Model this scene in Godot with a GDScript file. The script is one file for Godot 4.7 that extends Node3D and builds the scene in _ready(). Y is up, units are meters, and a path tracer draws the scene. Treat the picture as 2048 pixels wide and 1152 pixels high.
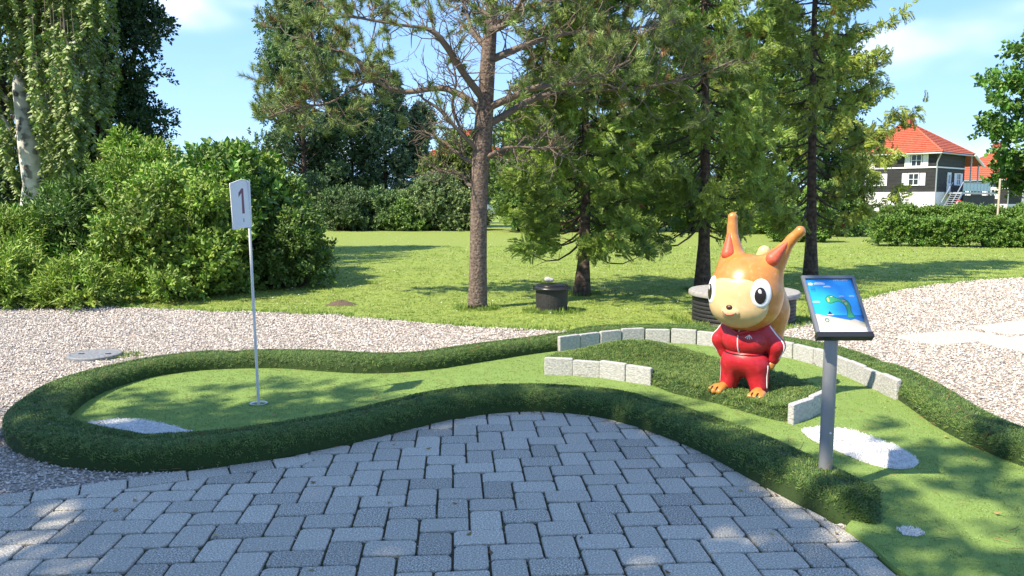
extends Node3D

const CAM_H := 1.41
const CLOUD_AZ := 2.77
var rng := RandomNumberGenerator.new()
var names := {}
var mats := {}

# ------------------------------------------------------------------ mesh builder
class MB:
	var v := PackedVector3Array()
	var uv := PackedVector2Array()
	var ix := PackedInt32Array()
	var nn := PackedVector3Array()
	func add(p: Vector3, t := Vector2.ZERO) -> int:
		v.append(p); uv.append(t)
		return v.size() - 1
	func tri(a: int, b: int, c: int) -> void:   # counter-clockwise seen from outside
		ix.append(a); ix.append(c); ix.append(b)
	func quad(a: int, b: int, c: int, d: int) -> void:
		tri(a, b, c); tri(a, c, d)
	func flat(pts: Array) -> void:              # one flat face, counter-clockwise
		var b := v.size()
		for p in pts: add(p, Vector2(p.x, p.z))
		for i in range(1, pts.size() - 1): tri(b, b + i, b + i + 1)
	func box(c: Vector3, s: Vector3, basis := Basis.IDENTITY) -> void:
		var h := s * 0.5
		var p := []
		for i in 8: p.append(c + basis * Vector3(h.x * (1 if i & 1 else -1), h.y * (1 if i & 2 else -1), h.z * (1 if i & 4 else -1)))
		for f in [[0, 2, 3, 1], [4, 5, 7, 6], [0, 1, 5, 4], [2, 6, 7, 3], [0, 4, 6, 2], [1, 3, 7, 5]]:
			flat([p[f[0]], p[f[1]], p[f[2]], p[f[3]]])
	func tube(pts: Array, rad: Array, sides := 8, cap := true) -> void:
		var n := pts.size()
		var up := Vector3(0.13, 0.3, 0.95)
		var base := v.size()
		var prev := Vector3.ZERO
		for i in n:
			var d: Vector3 = (pts[mini(i + 1, n - 1)] - pts[maxi(i - 1, 0)]).normalized()
			var sx: Vector3
			if i == 0:
				sx = d.cross(up)
				if sx.length() < 0.05: sx = d.cross(Vector3(1, 0, 0))
			else:
				sx = prev - d * prev.dot(d)
			sx = sx.normalized()
			prev = sx
			var sy := d.cross(sx)
			for k in sides:
				var a := TAU * k / sides
				add(pts[i] + (sx * cos(a) + sy * sin(a)) * rad[i], Vector2(float(k) / sides, i * 0.2))
		for i in n - 1:
			for k in sides:
				var k2 := (k + 1) % sides
				var a := base + i * sides
				quad(a + k, a + k2, a + sides + k2, a + sides + k)
		if cap:
			var c0 := add(pts[0]); var c1 := add(pts[n - 1])
			for k in sides:
				tri(c0, base + (k + 1) % sides, base + k)
				tri(c1, base + (n - 1) * sides + k, base + (n - 1) * sides + (k + 1) % sides)
	func lathe(prof: Array, sides := 32, c := Vector3.ZERO) -> void:   # prof: Vector2(radius, y), bottom to top, outside
		var base := v.size()
		for q in prof:
			for k in sides:
				var a := TAU * k / sides
				add(c + Vector3(q.x * cos(a), q.y, -q.x * sin(a)), Vector2(float(k) / sides, q.y))
		for i in prof.size() - 1:
			for k in sides:
				var k2 := (k + 1) % sides
				var a := base + i * sides
				quad(a + k, a + k2, a + sides + k2, a + sides + k)
	func normals(smooth: bool) -> void:
		nn.resize(v.size())
		nn.fill(Vector3.ZERO)
		if not smooth:
			var v2 := PackedVector3Array(); var u2 := PackedVector2Array(); var i2 := PackedInt32Array()
			for i in ix.size():
				v2.append(v[ix[i]]); u2.append(uv[ix[i]]); i2.append(i)
			v = v2; uv = u2; ix = i2
			nn.resize(v.size())
		for i in range(0, ix.size(), 3):
			var n := (v[ix[i + 2]] - v[ix[i]]).cross(v[ix[i + 1]] - v[ix[i]])
			nn[ix[i]] += n; nn[ix[i + 1]] += n; nn[ix[i + 2]] += n
		for i in nn.size(): nn[i] = nn[i].normalized() if nn[i].length() > 1e-12 else Vector3.UP
	func mesh(mat: Material, smooth := true) -> ArrayMesh:
		normals(smooth)
		var a := []
		a.resize(Mesh.ARRAY_MAX)
		a[Mesh.ARRAY_VERTEX] = v; a[Mesh.ARRAY_NORMAL] = nn; a[Mesh.ARRAY_TEX_UV] = uv; a[Mesh.ARRAY_INDEX] = ix
		var m := ArrayMesh.new()
		m.add_surface_from_arrays(Mesh.PRIMITIVE_TRIANGLES, a)
		m.surface_set_material(0, mat)
		return m

# ------------------------------------------------------------------ scene helpers
func numbered(called: String) -> String:
	if not names.has(called):
		names[called] = 0
		return called
	names[called] += 1
	return "%s_%03d" % [called, names[called]]

func thing(called: String, label: String, category: String, at := Vector3.ZERO, turn := 0.0, group := "") -> Node3D:
	var o := Node3D.new()
	o.name = numbered(called)
	add_child(o)
	o.position = at
	o.rotation.y = turn
	o.set_meta("label", label)
	o.set_meta("category", category)
	if group: o.set_meta("group", group)
	return o

func part(called: String, mesh: Mesh, parent: Node3D, xf := Transform3D.IDENTITY) -> MeshInstance3D:
	var o := MeshInstance3D.new()
	o.name = called
	o.mesh = mesh
	o.transform = xf
	parent.add_child(o, true)
	return o

func solo(called: String, mesh: Mesh, label: String, category: String, at := Vector3.ZERO, group := "") -> MeshInstance3D:
	var o := MeshInstance3D.new()
	o.name = numbered(called)
	o.mesh = mesh
	o.position = at
	add_child(o)
	o.set_meta("label", label); o.set_meta("category", category)
	if group: o.set_meta("group", group)
	return o

func struct(called: String, mesh: Mesh) -> MeshInstance3D:
	var o := MeshInstance3D.new()
	o.name = numbered(called)
	o.mesh = mesh
	add_child(o)
	o.set_meta("kind", "structure")
	return o

class Scatter:
	var buf := PackedFloat32Array()
	func put(t: Transform3D, c: Color) -> void:
		var b := t.basis
		var o := t.origin
		buf.append_array(PackedFloat32Array([b.x.x, b.y.x, b.z.x, o.x, b.x.y, b.y.y, b.z.y, o.y, b.x.z, b.y.z, b.z.z, o.z, c.r, c.g, c.b, 1.0]))

func scatter(called: String, sc: Scatter, mesh: Mesh, parent: Node3D) -> MultiMeshInstance3D:
	var m := MultiMesh.new()
	m.transform_format = MultiMesh.TRANSFORM_3D
	m.use_colors = true
	m.mesh = mesh
	m.instance_count = sc.buf.size() / 16
	m.buffer = sc.buf
	var o := MultiMeshInstance3D.new()
	o.name = called if parent != self else numbered(called)
	o.multimesh = m
	o.set_meta("kind", "stuff")
	parent.add_child(o, true)
	return o

func rr(a: float, b: float) -> float:
	return rng.randf_range(a, b)

func rdir() -> Vector3:
	while true:
		var p := Vector3(rr(-1, 1), rr(-1, 1), rr(-1, 1))
		if p.length() < 1.0 and p.length() > 0.05: return p.normalized()
	return Vector3.UP

func basis_along(d: Vector3, roll: float) -> Basis:     # local y along d
	var y := d.normalized()
	var x := y.cross(Vector3(0.31, 0.2, 0.93))
	if x.length() < 0.05: x = y.cross(Vector3(1, 0, 0))
	x = x.normalized().rotated(y, roll)
	return Basis(x, y, x.cross(y))

# pixel of the photograph (2048 x 1152) -> point on the level y = h, or at a given depth
func ray(px: float, py: float) -> Vector3:
	var th := atan(180.0 / 1600.0)
	var dx := (px - 1024.0) / 1600.0
	var dy := (576.0 - py) / 1600.0
	return Vector3(dx, dy * cos(th) - sin(th), -(dy * sin(th) + cos(th)))
func gp(px: float, py: float, h := 0.0) -> Vector3:
	var r := ray(px, py)
	return Vector3(0, CAM_H, 0) + r * ((h - CAM_H) / r.y)
func at_depth(px: float, py: float, d: float) -> Vector3:
	var r := ray(px, py)
	return Vector3(0, CAM_H, 0) + r * (-d / r.z)

func lin(r: float, g: float, b: float) -> Color:
	return Color(r, g, b).linear_to_srgb()

func mat(col: Color, rough := 0.8, metal := 0.0) -> StandardMaterial3D:
	var m := StandardMaterial3D.new()
	m.albedo_color = col
	m.roughness = rough
	m.metallic = metal
	return m

func noise(sd: int, freq: float, oct := 4, kind := FastNoiseLite.TYPE_SIMPLEX_SMOOTH) -> FastNoiseLite:
	var n := FastNoiseLite.new()
	n.seed = sd; n.frequency = freq; n.fractal_octaves = oct; n.noise_type = kind
	return n

# greyscale noise coloured through stops [offset, Color(linear)...]
func ntex(sd: int, freq: float, stops: Array, size := 512, oct := 4, kind := FastNoiseLite.TYPE_SIMPLEX_SMOOTH) -> ImageTexture:
	var im := noise(sd, freq, oct, kind).get_seamless_image(size, size)
	im.convert(Image.FORMAT_L8)
	var src := im.get_data()
	var lut := []
	for i in 256:
		var t := i / 255.0
		var c: Color = stops[0][1]
		for k in stops.size() - 1:
			if t >= stops[k][0]:
				c = (stops[k][1] as Color).lerp(stops[k + 1][1], clampf((t - stops[k][0]) / (stops[k + 1][0] - stops[k][0]), 0, 1))
		c = c.linear_to_srgb()
		lut.append([int(c.r * 255), int(c.g * 255), int(c.b * 255)])
	var dst := PackedByteArray()
	dst.resize(src.size() * 3)
	for i in src.size():
		var l: Array = lut[src[i]]
		dst[i * 3] = l[0]; dst[i * 3 + 1] = l[1]; dst[i * 3 + 2] = l[2]
	var out := Image.create_from_data(size, size, false, Image.FORMAT_RGB8, dst)
	return ImageTexture.create_from_image(out)

func nbump(sd: int, freq: float, strength: float, size := 512, oct := 4, kind := FastNoiseLite.TYPE_SIMPLEX_SMOOTH) -> ImageTexture:
	var im := noise(sd, freq, oct, kind).get_seamless_image(size, size)
	im.convert(Image.FORMAT_RGBA8)
	im.bump_map_to_normal_map(strength)
	return ImageTexture.create_from_image(im)

func tri_mat(tex: Texture2D, scale: float, rough := 0.9, bump: Texture2D = null, tint := Color.WHITE) -> StandardMaterial3D:
	var m := mat(tint, rough)
	m.albedo_texture = tex
	m.uv1_triplanar = true
	m.uv1_world_triplanar = true
	m.uv1_scale = Vector3.ONE * scale
	if bump:
		m.normal_enabled = true
		m.normal_texture = bump
	return m

func leaf_mat(back: Color) -> StandardMaterial3D:
	var m := mat(Color.WHITE, 0.55)
	m.vertex_color_use_as_albedo = true
	m.backlight_enabled = true
	m.backlight = back
	m.cull_mode = BaseMaterial3D.CULL_DISABLED
	return m

func plain_inst_mat(rough: float) -> StandardMaterial3D:
	var m := mat(Color.WHITE, rough)
	m.vertex_color_use_as_albedo = true
	return m

# ------------------------------------------------------------------ small meshes that are scattered
func leaf(b: MB, base: Vector3, dir: Vector3, side: Vector3, ln: float, wd: float, fold: float) -> void:
	var nrm := dir.cross(side).normalized()
	var a := b.add(base)
	var t := b.add(base + dir * ln - nrm * ln * 0.12)
	var l := b.add(base + dir * ln * 0.45 + side * wd + nrm * fold)
	var r := b.add(base + dir * ln * 0.45 - side * wd + nrm * fold)
	b.tri(a, r, t); b.tri(a, t, l)

func sprig_mesh(m: Material, leaves: int, length: float, lf: float, wide: float, sd: int) -> ArrayMesh:
	var b := MB.new()
	var g := RandomNumberGenerator.new(); g.seed = sd
	for i in leaves:
		var t := (i + 0.5) / leaves
		var a := i * 2.4 + g.randf() * 0.6
		var out := Vector3(cos(a), 0.5 + g.randf() * 0.5, sin(a)).normalized()
		var side := out.cross(Vector3.UP).normalized().rotated(out, g.randf_range(-0.9, 0.9))
		var s := lf * g.randf_range(0.75, 1.2)
		leaf(b, Vector3(0, t * length, 0), out, side, s, s * wide, s * 0.1)
	return b.mesh(m, false)

func needle_mesh(m: Material, sd: int) -> ArrayMesh:
	var b := MB.new()
	var g := RandomNumberGenerator.new(); g.seed = sd
	for i in 40:
		var a := i * 2.399 + g.randf()
		var t := float(i) / 46
		var d := Vector3(cos(a), 0.35 + t * 1.5, sin(a)).normalized()
		var s := d.cross(Vector3(g.randf() - 0.5, g.randf() - 0.5, g.randf() - 0.5)).normalized() * 0.0036
		var o := Vector3(0, t * 0.09 - 0.03, 0)
		var ln := g.randf_range(0.07, 0.11)
		var p0 := b.add(o - s); var p1 := b.add(o + s); var p2 := b.add(o + d * ln)
		b.tri(p0, p1, p2)
	return b.mesh(m, false)

func spray_mesh(m: Material, sd: int) -> ArrayMesh:     # flat scaly spray, hanging a little
	var b := MB.new()
	var g := RandomNumberGenerator.new(); g.seed = sd
	var n := 12
	for i in n:
		var t := float(i) / n
		var c := Vector3(0, t * 0.2, -0.10 * t * t)
		for s in [-1.0, 1.0]:
			var d := Vector3(s * g.randf_range(0.7, 1.0), g.randf_range(0.5, 0.8), g.randf_range(-0.35, 0.2)).normalized()
			var ln := 0.1 * (1.0 - t * 0.55) * g.randf_range(0.7, 1.15)
			leaf(b, c, d, d.cross(Vector3(0, 0.2, 1)).normalized(), ln, ln * 0.13, 0.004)
			var c2 := c + d * ln * 0.45
			var d2 := (d + Vector3(-s * 0.9, 0.5, 0)).normalized()
			leaf(b, c2, d2, d2.cross(Vector3(0, 0.2, 1)).normalized(), ln * 0.5, ln * 0.13, 0.003)
	return b.mesh(m, false)

func tuft_mesh(m: Material, blades: int, h: float, spread: float, w: float, sd: int) -> ArrayMesh:
	var b := MB.new()
	var g := RandomNumberGenerator.new(); g.seed = sd
	for i in blades:
		var a := g.randf() * TAU
		var o := Vector3(cos(a), 0, sin(a)) * spread * sqrt(g.randf())
		var a2 := g.randf() * TAU
		var lean := Vector3(cos(a2), 0, sin(a2)) * g.randf_range(0.3, 1.7)
		var s := Vector3(-sin(a2), 0, cos(a2)) * w
		var hh := h * g.randf_range(0.6, 1.15)
		var p0 := b.add(o - s); var p1 := b.add(o + s)
		var q0 := b.add(o - s * 0.7 + (Vector3.UP + lean * 0.4) * hh * 0.55)
		var q1 := b.add(o + s * 0.7 + (Vector3.UP + lean * 0.4) * hh * 0.55)
		var t := b.add(o + (Vector3.UP + lean).normalized() * hh)
		b.quad(p0, p1, q1, q0); b.tri(q0, q1, t)
	return b.mesh(m, false)

func stone_mesh(m: Material, sd: int) -> ArrayMesh:     # unit pebble
	var b := MB.new()
	var g := RandomNumberGenerator.new(); g.seed = sd
	var p := []
	for d in [Vector3(1, 0, 0), Vector3(-1, 0, 0), Vector3(0, 1, 0), Vector3(0, -1, 0), Vector3(0, 0, 1), Vector3(0, 0, -1)]:
		p.append((d + Vector3(g.randf_range(-.3, .3), g.randf_range(-.3, .3), g.randf_range(-.3, .3))) * g.randf_range(0.8, 1.1) * Vector3(1, 0.7, 0.85))
	for f in [[0, 2, 4], [2, 1, 4], [1, 3, 4], [3, 0, 4], [2, 0, 5], [1, 2, 5], [3, 1, 5], [0, 3, 5]]:
		b.flat([p[f[0]], p[f[1]], p[f[2]]])
	return b.mesh(m, false)

# ------------------------------------------------------------------ signed distance bodies
# primitive: [0, a, b, ra, rb] tapered capsule; [1, centre, radii] ellipsoid
func sd_prim(p: Vector3, q: Array) -> float:
	if q[0] == 0:
		var a: Vector3 = q[1]
		var ab: Vector3 = q[2] - a
		var t := clampf((p - a).dot(ab) / ab.length_squared(), 0, 1)
		return (p - a - ab * t).length() - lerpf(q[3], q[4], t)
	var r: Vector3 = q[2]
	var d: Vector3 = p - q[1]
	var k := (d / r).length()
	if k < 1e-4: return -minf(r.x, minf(r.y, r.z))
	return k * (k - 1.0) / (d / (r * r)).length()

func sd(p: Vector3, prims: Array, k: float) -> float:
	var d := 1e3
	for q in prims:
		var e := sd_prim(p, q)
		if k <= 0.0 or absf(d - e) >= k: d = minf(d, e)
		else:
			var h := (k - absf(d - e)) / k
			d = minf(d, e) - h * h * k * 0.25
	return d

func trace(from: Vector3, dir: Vector3, prims: Array, k: float) -> Vector3:
	var t := 0.0
	for i in 60:
		var d := sd(from + dir * t, prims, k)
		if d < 0.0005: break
		t += d * 0.8
		if t > 2.0: break
	return from + dir * t

func sd_mesh(prims: Array, k: float, cell: float, m: Material) -> ArrayMesh:
	var lo := Vector3.ONE * 1e3
	var hi := -lo
	for q in prims:
		if q[0] == 0:
			var r: float = maxf(q[3], q[4])
			lo = lo.min(q[1] - Vector3.ONE * r).min(q[2] - Vector3.ONE * r)
			hi = hi.max(q[1] + Vector3.ONE * r).max(q[2] + Vector3.ONE * r)
		else:
			lo = lo.min(q[1] - q[2]); hi = hi.max(q[1] + q[2])
	lo -= Vector3.ONE * cell * 3; hi += Vector3.ONE * cell * 3
	var n := Vector3i(((hi - lo) / cell).ceil()) + Vector3i.ONE
	var f := PackedFloat32Array()
	f.resize(n.x * n.y * n.z)
	var i := 0
	for z in n.z:
		for y in n.y:
			var x := 0
			while x < n.x:
				var d := sd(lo + Vector3(x, y, z) * cell, prims, k)
				f[i] = d
				i += 1; x += 1
				var skip := int((absf(d) * 0.7) / cell) - 2   # far from the surface: leave cells out
				while skip > 0 and x < n.x:
					f[i] = d
					i += 1; x += 1; skip -= 1
	var b := MB.new()
	var id := {}
	var sx := 1; var sy := n.x; var sz := n.x * n.y
	var corner := [0, sx, sy, sx + sy, sz, sx + sz, sy + sz, sx + sy + sz]
	var edges := [[0, 1], [2, 3], [4, 5], [6, 7], [0, 2], [1, 3], [4, 6], [5, 7], [0, 4], [1, 5], [2, 6], [3, 7]]
	for z in n.z - 1:
		for y in n.y - 1:
			for x in n.x - 1:
				var at := x + y * sy + z * sz
				var neg := 0
				for c in 8:
					if f[at + corner[c]] < 0: neg += 1
				if neg == 0 or neg == 8: continue
				var s := Vector3.ZERO
				var cnt := 0
				for e in edges:
					var fa := f[at + corner[e[0]]]
					var fb := f[at + corner[e[1]]]
					if (fa < 0) != (fb < 0):
						var t := fa / (fa - fb)
						var pa := Vector3(e[0] & 1, (e[0] >> 1) & 1, (e[0] >> 2) & 1)
						var pb := Vector3(e[1] & 1, (e[1] >> 1) & 1, (e[1] >> 2) & 1)
						s += pa.lerp(pb, t); cnt += 1
				id[at] = b.add(lo + (Vector3(x, y, z) + s / cnt) * cell)
	for at in id:
		var z: int = at / sz
		var y: int = (at % sz) / sy
		var x: int = at % sy
		if x > 0 and y > 0:
			_net(b, id, f, at, at + sz, [at, at - sx, at - sx - sy, at - sy])
		if y > 0 and z > 0:
			_net(b, id, f, at, at + sx, [at, at - sy, at - sy - sz, at - sz])
		if x > 0 and z > 0:
			_net(b, id, f, at, at + sy, [at, at - sz, at - sz - sx, at - sx])
	return b.mesh(m, true)

func _net(b: MB, id: Dictionary, f: PackedFloat32Array, p: int, q: int, c: Array) -> void:
	if (f[p] < 0) == (f[q] < 0): return
	for k in c:
		if not id.has(k): return
	if f[p] < 0: b.quad(id[c[0]], id[c[1]], id[c[2]], id[c[3]])
	else: b.quad(id[c[3]], id[c[2]], id[c[1]], id[c[0]])

# a patch of paint that lies on a body: outline in the plane across dir, found by tracing towards the centre
func paint_patch(centre: Vector3, dir: Vector3, up: Vector3, outline: Callable, prims: Array, k: float, lift: float, m: Material) -> ArrayMesh:
	var b := MB.new()
	var x := up.cross(dir).normalized()
	var y := dir.cross(x).normalized()
	var rings := 10
	var seg := 40
	var ids := []
	for r in rings + 1:
		var row := []
		for s in seg:
			var a := TAU * s / seg
			var o: Vector2 = outline.call(a)
			var q := o * (float(r) / rings)
			var from := centre + x * q.x + y * q.y + dir * 0.6
			var hit := trace(from, -dir, prims, k)
			var e := 0.004
			var g := Vector3(sd(hit + Vector3(e, 0, 0), prims, k) - sd(hit - Vector3(e, 0, 0), prims, k), sd(hit + Vector3(0, e, 0), prims, k) - sd(hit - Vector3(0, e, 0), prims, k), sd(hit + Vector3(0, 0, e), prims, k) - sd(hit - Vector3(0, 0, e), prims, k)).normalized()
			row.append(b.add(hit + g * (lift - (lift + 0.002 if r == rings else 0.0))))
		ids.append(row)
	for r in rings:
		for s in seg:
			var s2 := (s + 1) % seg
			b.quad(ids[r][s], ids[r + 1][s], ids[r + 1][s2], ids[r][s2])
	return b.mesh(m, true)

# ------------------------------------------------------------------ plants
func limb(b: MB, from: Vector3, to: Vector3, r0: float, r1: float, sag: float, sides := 5) -> void:
	var pts := []; var rad := []
	var side := rdir() * from.distance_to(to) * 0.09
	for i in 6:
		var t := i / 5.0
		pts.append(from.lerp(to, t) + Vector3(0, sag * sin(t * PI), 0) + side * sin(t * PI))
		rad.append(lerpf(r0, r1, t))
	b.tube(pts, rad, sides, false)

func shape_at(kind: int, t: float) -> float:
	match kind:
		0: return pow(sin(PI * clampf(t * 0.92 + 0.06, 0, 1)), 0.65)
		1: return minf(1.0, 0.55 + t * 2.2) * pow(1.0 - t, 0.62) + 0.05
		2: return sqrt(maxf(0.0, 1.0 - t * t * 0.92))
	return 1.0

# o: label, cat, group, at, h (height), b (crown bottom), r (radius), kind, clumps, cr (clump radius), n (sprigs), s (sprig scale), col, var, trunk, bark, mesh
func leafy(called: String, o: Dictionary) -> Node3D:
	var t := thing(called, o.label, o.cat, o.at, 0.0, o.get("group", ""))
	var wood := MB.new()
	var h: float = o.h
	var cb: float = o.b
	var shrub: bool = o.get("shrub", false)
	var sc := Scatter.new()
	var per := int(o.n / o.clumps)
	var base: Color = o.col
	var tr: float = o.trunk
	if not shrub:
		var pts := []; var rad := []
		var bend := Vector3(rr(-0.25, 0.25), 0, rr(-0.25, 0.25))
		for i in 9:
			var k := i / 8.0
			pts.append(Vector3(0, -0.05 + k * h * 0.92, 0) + bend * sin(k * 2.5))
			rad.append(tr * (1.0 - k * 0.85) * (1.25 if i == 0 else 1.0))
		wood.tube(pts, rad, 10)
	for c in o.clumps:
		var ht: float = (c + rr(0, 1)) / float(o.clumps)
		var env := shape_at(o.kind, ht)
		var a := rr(0, TAU)
		var rad2: float = o.r * env * sqrt(rr(0.12, 1.0)) * rr(0.82, 1.12)
		var cc := Vector3(cos(a) * rad2, cb + (h - cb) * ht * rr(0.96, 1.03), sin(a) * rad2 * o.get("flat", 1.0))
		var cs: float = o.cr * rr(0.6, 1.25) * (0.55 + 0.45 * env)
		var tint := rr(0.78, 1.2)
		if shrub:
			limb(wood, Vector3(cc.x * 0.25, -0.03, cc.z * 0.25), cc, tr, tr * 0.25, 0.0, 4)
		else:
			var lh := clampf(cc.y - rad2 * rr(0.35, 0.9), cb * 0.6, h * 0.88)
			limb(wood, Vector3(0, lh, 0), cc, tr * 0.35 * (1.1 - ht * 0.7), tr * 0.05, -0.1, 5)
		for i in per:
			var d := rdir()
			d.y = d.y * 0.85 + 0.1
			var p := cc + d * Vector3(cs, cs * 0.8, cs) * pow(rr(0.05, 1.0), 0.45)
			if p.y < 0.03: p.y = rr(0.03, 0.2)
			var ax := (d + Vector3(0, 0.35, 0) + rdir() * 0.8).normalized()
			var s: float = o.s * rr(0.7, 1.3)
			var v := tint * rr(1.0 - o.vary, 1.0 + o.vary)
			var col := Color(base.r * v * rr(0.9, 1.15), base.g * v, base.b * v * rr(0.8, 1.1))
			sc.put(Transform3D(basis_along(ax, rr(0, TAU)).scaled(Vector3.ONE * s), p), col)
	for k in o.get("shoots", 0):      # young shoots that stand out of the outline
		var a := rr(0, TAU)
		var ht := rr(0.3, 1.0)
		var rad3: float = o.r * shape_at(o.kind, ht) * rr(0.5, 1.05)
		var p := Vector3(cos(a) * rad3, cb + (h - cb) * ht * 0.93, sin(a) * rad3)
		var d := (Vector3(cos(a) * 0.7, rr(0.5, 1.6), sin(a) * 0.7) + rdir() * 0.3).normalized()
		var ln := rr(0.18, 0.55) * minf(1.0, h * 0.6)
		wood.tube([p - d * 0.3, p + d * ln], [tr * 0.4, tr * 0.12], 4, false)
		var v := rr(0.95, 1.35)
		for i in int(ln / 0.05):
			sc.put(Transform3D(basis_along(d + rdir() * 0.5, rr(0, TAU)).scaled(Vector3.ONE * o.s * rr(0.45, 0.7)), p + d * (i * 0.05)), Color(base.r * v * 1.1, base.g * v, base.b * v))
	part("stems" if shrub else "trunk", wood.mesh(o.bark), t)
	scatter("foliage" if shrub else "crown", sc, o.mesh, t)
	return t

# ------------------------------------------------------------------ buildings
func house(label: String, corner: Vector3, ldir: Vector3, rdirn: Vector3, ll: float, rl: float, base_h: float, band_h: float, eave_h: float, apex_h: float, porch: float, full: bool) -> Node3D:
	var t := thing("house", label, "house", Vector3(corner.x, 0, corner.z))
	var L := ldir.normalized(); var R := rdirn.normalized()
	var out_l := -R; var out_r := -L        # outward normals of the two faces in view
	var bs := Basis(R, Vector3.UP, R.cross(Vector3.UP))
	var mid := (L * ll + R * rl) * 0.5
	var wb := MB.new()
	wb.box(mid + Vector3(0, base_h * 0.5 - 0.2, 0), Vector3(rl + 0.12, base_h + 0.4, ll + 0.12), bs)
	part("plinth", wb.mesh(mats.plaster, false), t)
	# timber cladding: boards of their own
	var core := MB.new()
	core.box(mid + Vector3(0, (base_h + eave_h) * 0.5, 0), Vector3(rl - 0.06, eave_h - base_h, ll - 0.06), bs)
	part("wall", core.mesh(mats.black_wood, false), t)
	var nb := 0
	for f in [[L, out_l, ll], [R, out_r, rl]]:
		var y := base_h
		while y < eave_h - 0.05:
			var bd := MB.new()
			var c: Vector3 = f[0] * f[2] * 0.5 + f[1] * 0.0
			var fb := Basis(f[0], Vector3.UP, (f[0] as Vector3).cross(Vector3.UP)) * Basis(Vector3.RIGHT, 0.05 * (1 if (f[0] as Vector3).cross(Vector3.UP).dot(f[1]) > 0 else -1))
			bd.box(c + Vector3(0, y + 0.2, 0), Vector3(f[2], 0.38, 0.05), fb)
			part("cladding_board", bd.mesh(mats.black_wood, false), t)
			y += 0.4
		var st := MB.new()
		st.box(f[0] * f[2] * 0.5 + f[1] * 0.05 + Vector3(0, band_h, 0), Vector3(f[2] + 0.1, 0.14, 0.06), Basis(f[0], Vector3.UP, (f[0] as Vector3).cross(Vector3.UP)))
		part("white_band", st.mesh(mats.white_paint, false), t)
	# roof: four slopes with thickness and real courses
	var ov := 0.75
	var e := [ -L * ov - R * ov, R * (rl + ov) - L * ov, R * (rl + ov) + L * (ll + ov), L * (ll + ov) - R * ov]
	var a1 := mid - L * (ll - rl) * 0.22; var a2 := mid + L * (ll - rl) * 0.22
	for i in 4:
		e[i].y = eave_h
	a1.y = apex_h; a2.y = apex_h
	var slopes := [[e[0], e[1], a1, a1], [e[1], e[2], a2, a1], [e[2], e[3], a2, a2], [e[3], e[0], a1, a2]]
	var roof := Node3D.new(); roof.name = "roof"; t.add_child(roof)
	for s in slopes:
		var p0: Vector3 = s[0]; var p1: Vector3 = s[1]; var q1: Vector3 = s[2]; var q0: Vector3 = s[3]
		var rows := 16
		var nrm := (p1 - p0).cross((q0 + q1) * 0.5 - p0).normalized()
		if nrm.y < 0: nrm = -nrm
		for r in rows:
			var b := MB.new()
			var u0 := float(r) / rows; var u1 := minf(1.0, (r + 1.12) / rows)
			var A := p0.lerp(q0, u0) + nrm * 0.11; var B := p1.lerp(q1, u0) + nrm * 0.11
			var C := p1.lerp(q1, u1) + nrm * 0.03; var D := p0.lerp(q0, u1) + nrm * 0.03
			b.flat([A, B, C, D])
			b.flat([A - nrm * 0.09, B - nrm * 0.09, B, A])
			part("tile_course", b.mesh(mats.roof_tile, false), roof)
		var und := MB.new()
		und.flat([q0 - nrm * 0.03, q1 - nrm * 0.03, p1 - nrm * 0.03, p0 - nrm * 0.03])
		part("soffit", und.mesh(mats.white_paint, false), roof)
		var fas := MB.new()
		fas.tube([p0 - Vector3(0, 0.08, 0), p1 - Vector3(0, 0.08, 0)], [0.09, 0.09], 6)
		part("gutter", fas.mesh(mats.galv, true), roof)
		var hip := MB.new()
		hip.tube([p0 + nrm * 0.1, q0 + nrm * 0.1], [0.13, 0.13], 6)
		part("hip_tile", hip.mesh(mats.roof_tile, true), roof)
	var ch := MB.new()
	ch.box(mid + Vector3(0, apex_h + 0.15, 0), Vector3(1.3, 1.5, 1.0), bs)
	ch.box(mid + Vector3(0, apex_h + 0.96, 0), Vector3(1.42, 0.14, 1.12), bs)
	part("chimney", ch.mesh(mats.roof_brick, false), roof)
	# windows with shutters, frames, panes
	var wins := [[L, out_l, 2.2, base_h + 1.35], [L, out_l, 6.2, base_h + 1.35], [L, out_l, 2.0, band_h + 0.75], [L, out_l, 7.6, band_h + 0.75], [R, out_r, 6.3, base_h + 1.4], [L, out_l, 3.0, 1.0]]
	for w in wins:
		if w[2] > (ll if w[0] == L else rl): continue
		var c: Vector3 = w[0] * w[2] + w[1] * 0.07 + Vector3(0, w[3], 0)
		var fb := Basis(w[0], Vector3.UP, (w[0] as Vector3).cross(Vector3.UP))
		var low: bool = w[3] < base_h
		var hh := 0.6 if low else 1.15
		var fr := MB.new()
		for sx in [-1, 1]:
			fr.box(c + fb * Vector3(sx * 0.52, 0, 0), Vector3(0.1, hh, 0.1), fb)
			fr.box(c + Vector3(0, sx * (hh * 0.5 + 0.04), 0), Vector3(1.16, 0.1, 0.11), fb)
		fr.box(c, Vector3(0.07, hh, 0.08), fb)
		fr.box(c + Vector3(0, 0.003, 0), Vector3(0.94, 0.05, 0.075), fb)
		var fo := part("window", fr.mesh(mats.white_paint, false), t)
		var gl := MB.new()
		gl.box(c - w[1] * 0.02, Vector3(0.96, hh, 0.02), fb)
		part("pane", gl.mesh(mats.dark_glass, false), fo)
		if not low:
			for sx in [-1, 1]:
				var sh := MB.new()
				sh.box(c + fb * Vector3(sx * 0.92, 0, 0), Vector3(0.56, hh + 0.16, 0.06), fb)
				part("shutter", sh.mesh(mats.white_paint, false), t)
	# downpipe at the corner
	var dp := MB.new()
	var dc := out_l * 0.12 + out_r * 0.12
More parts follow.
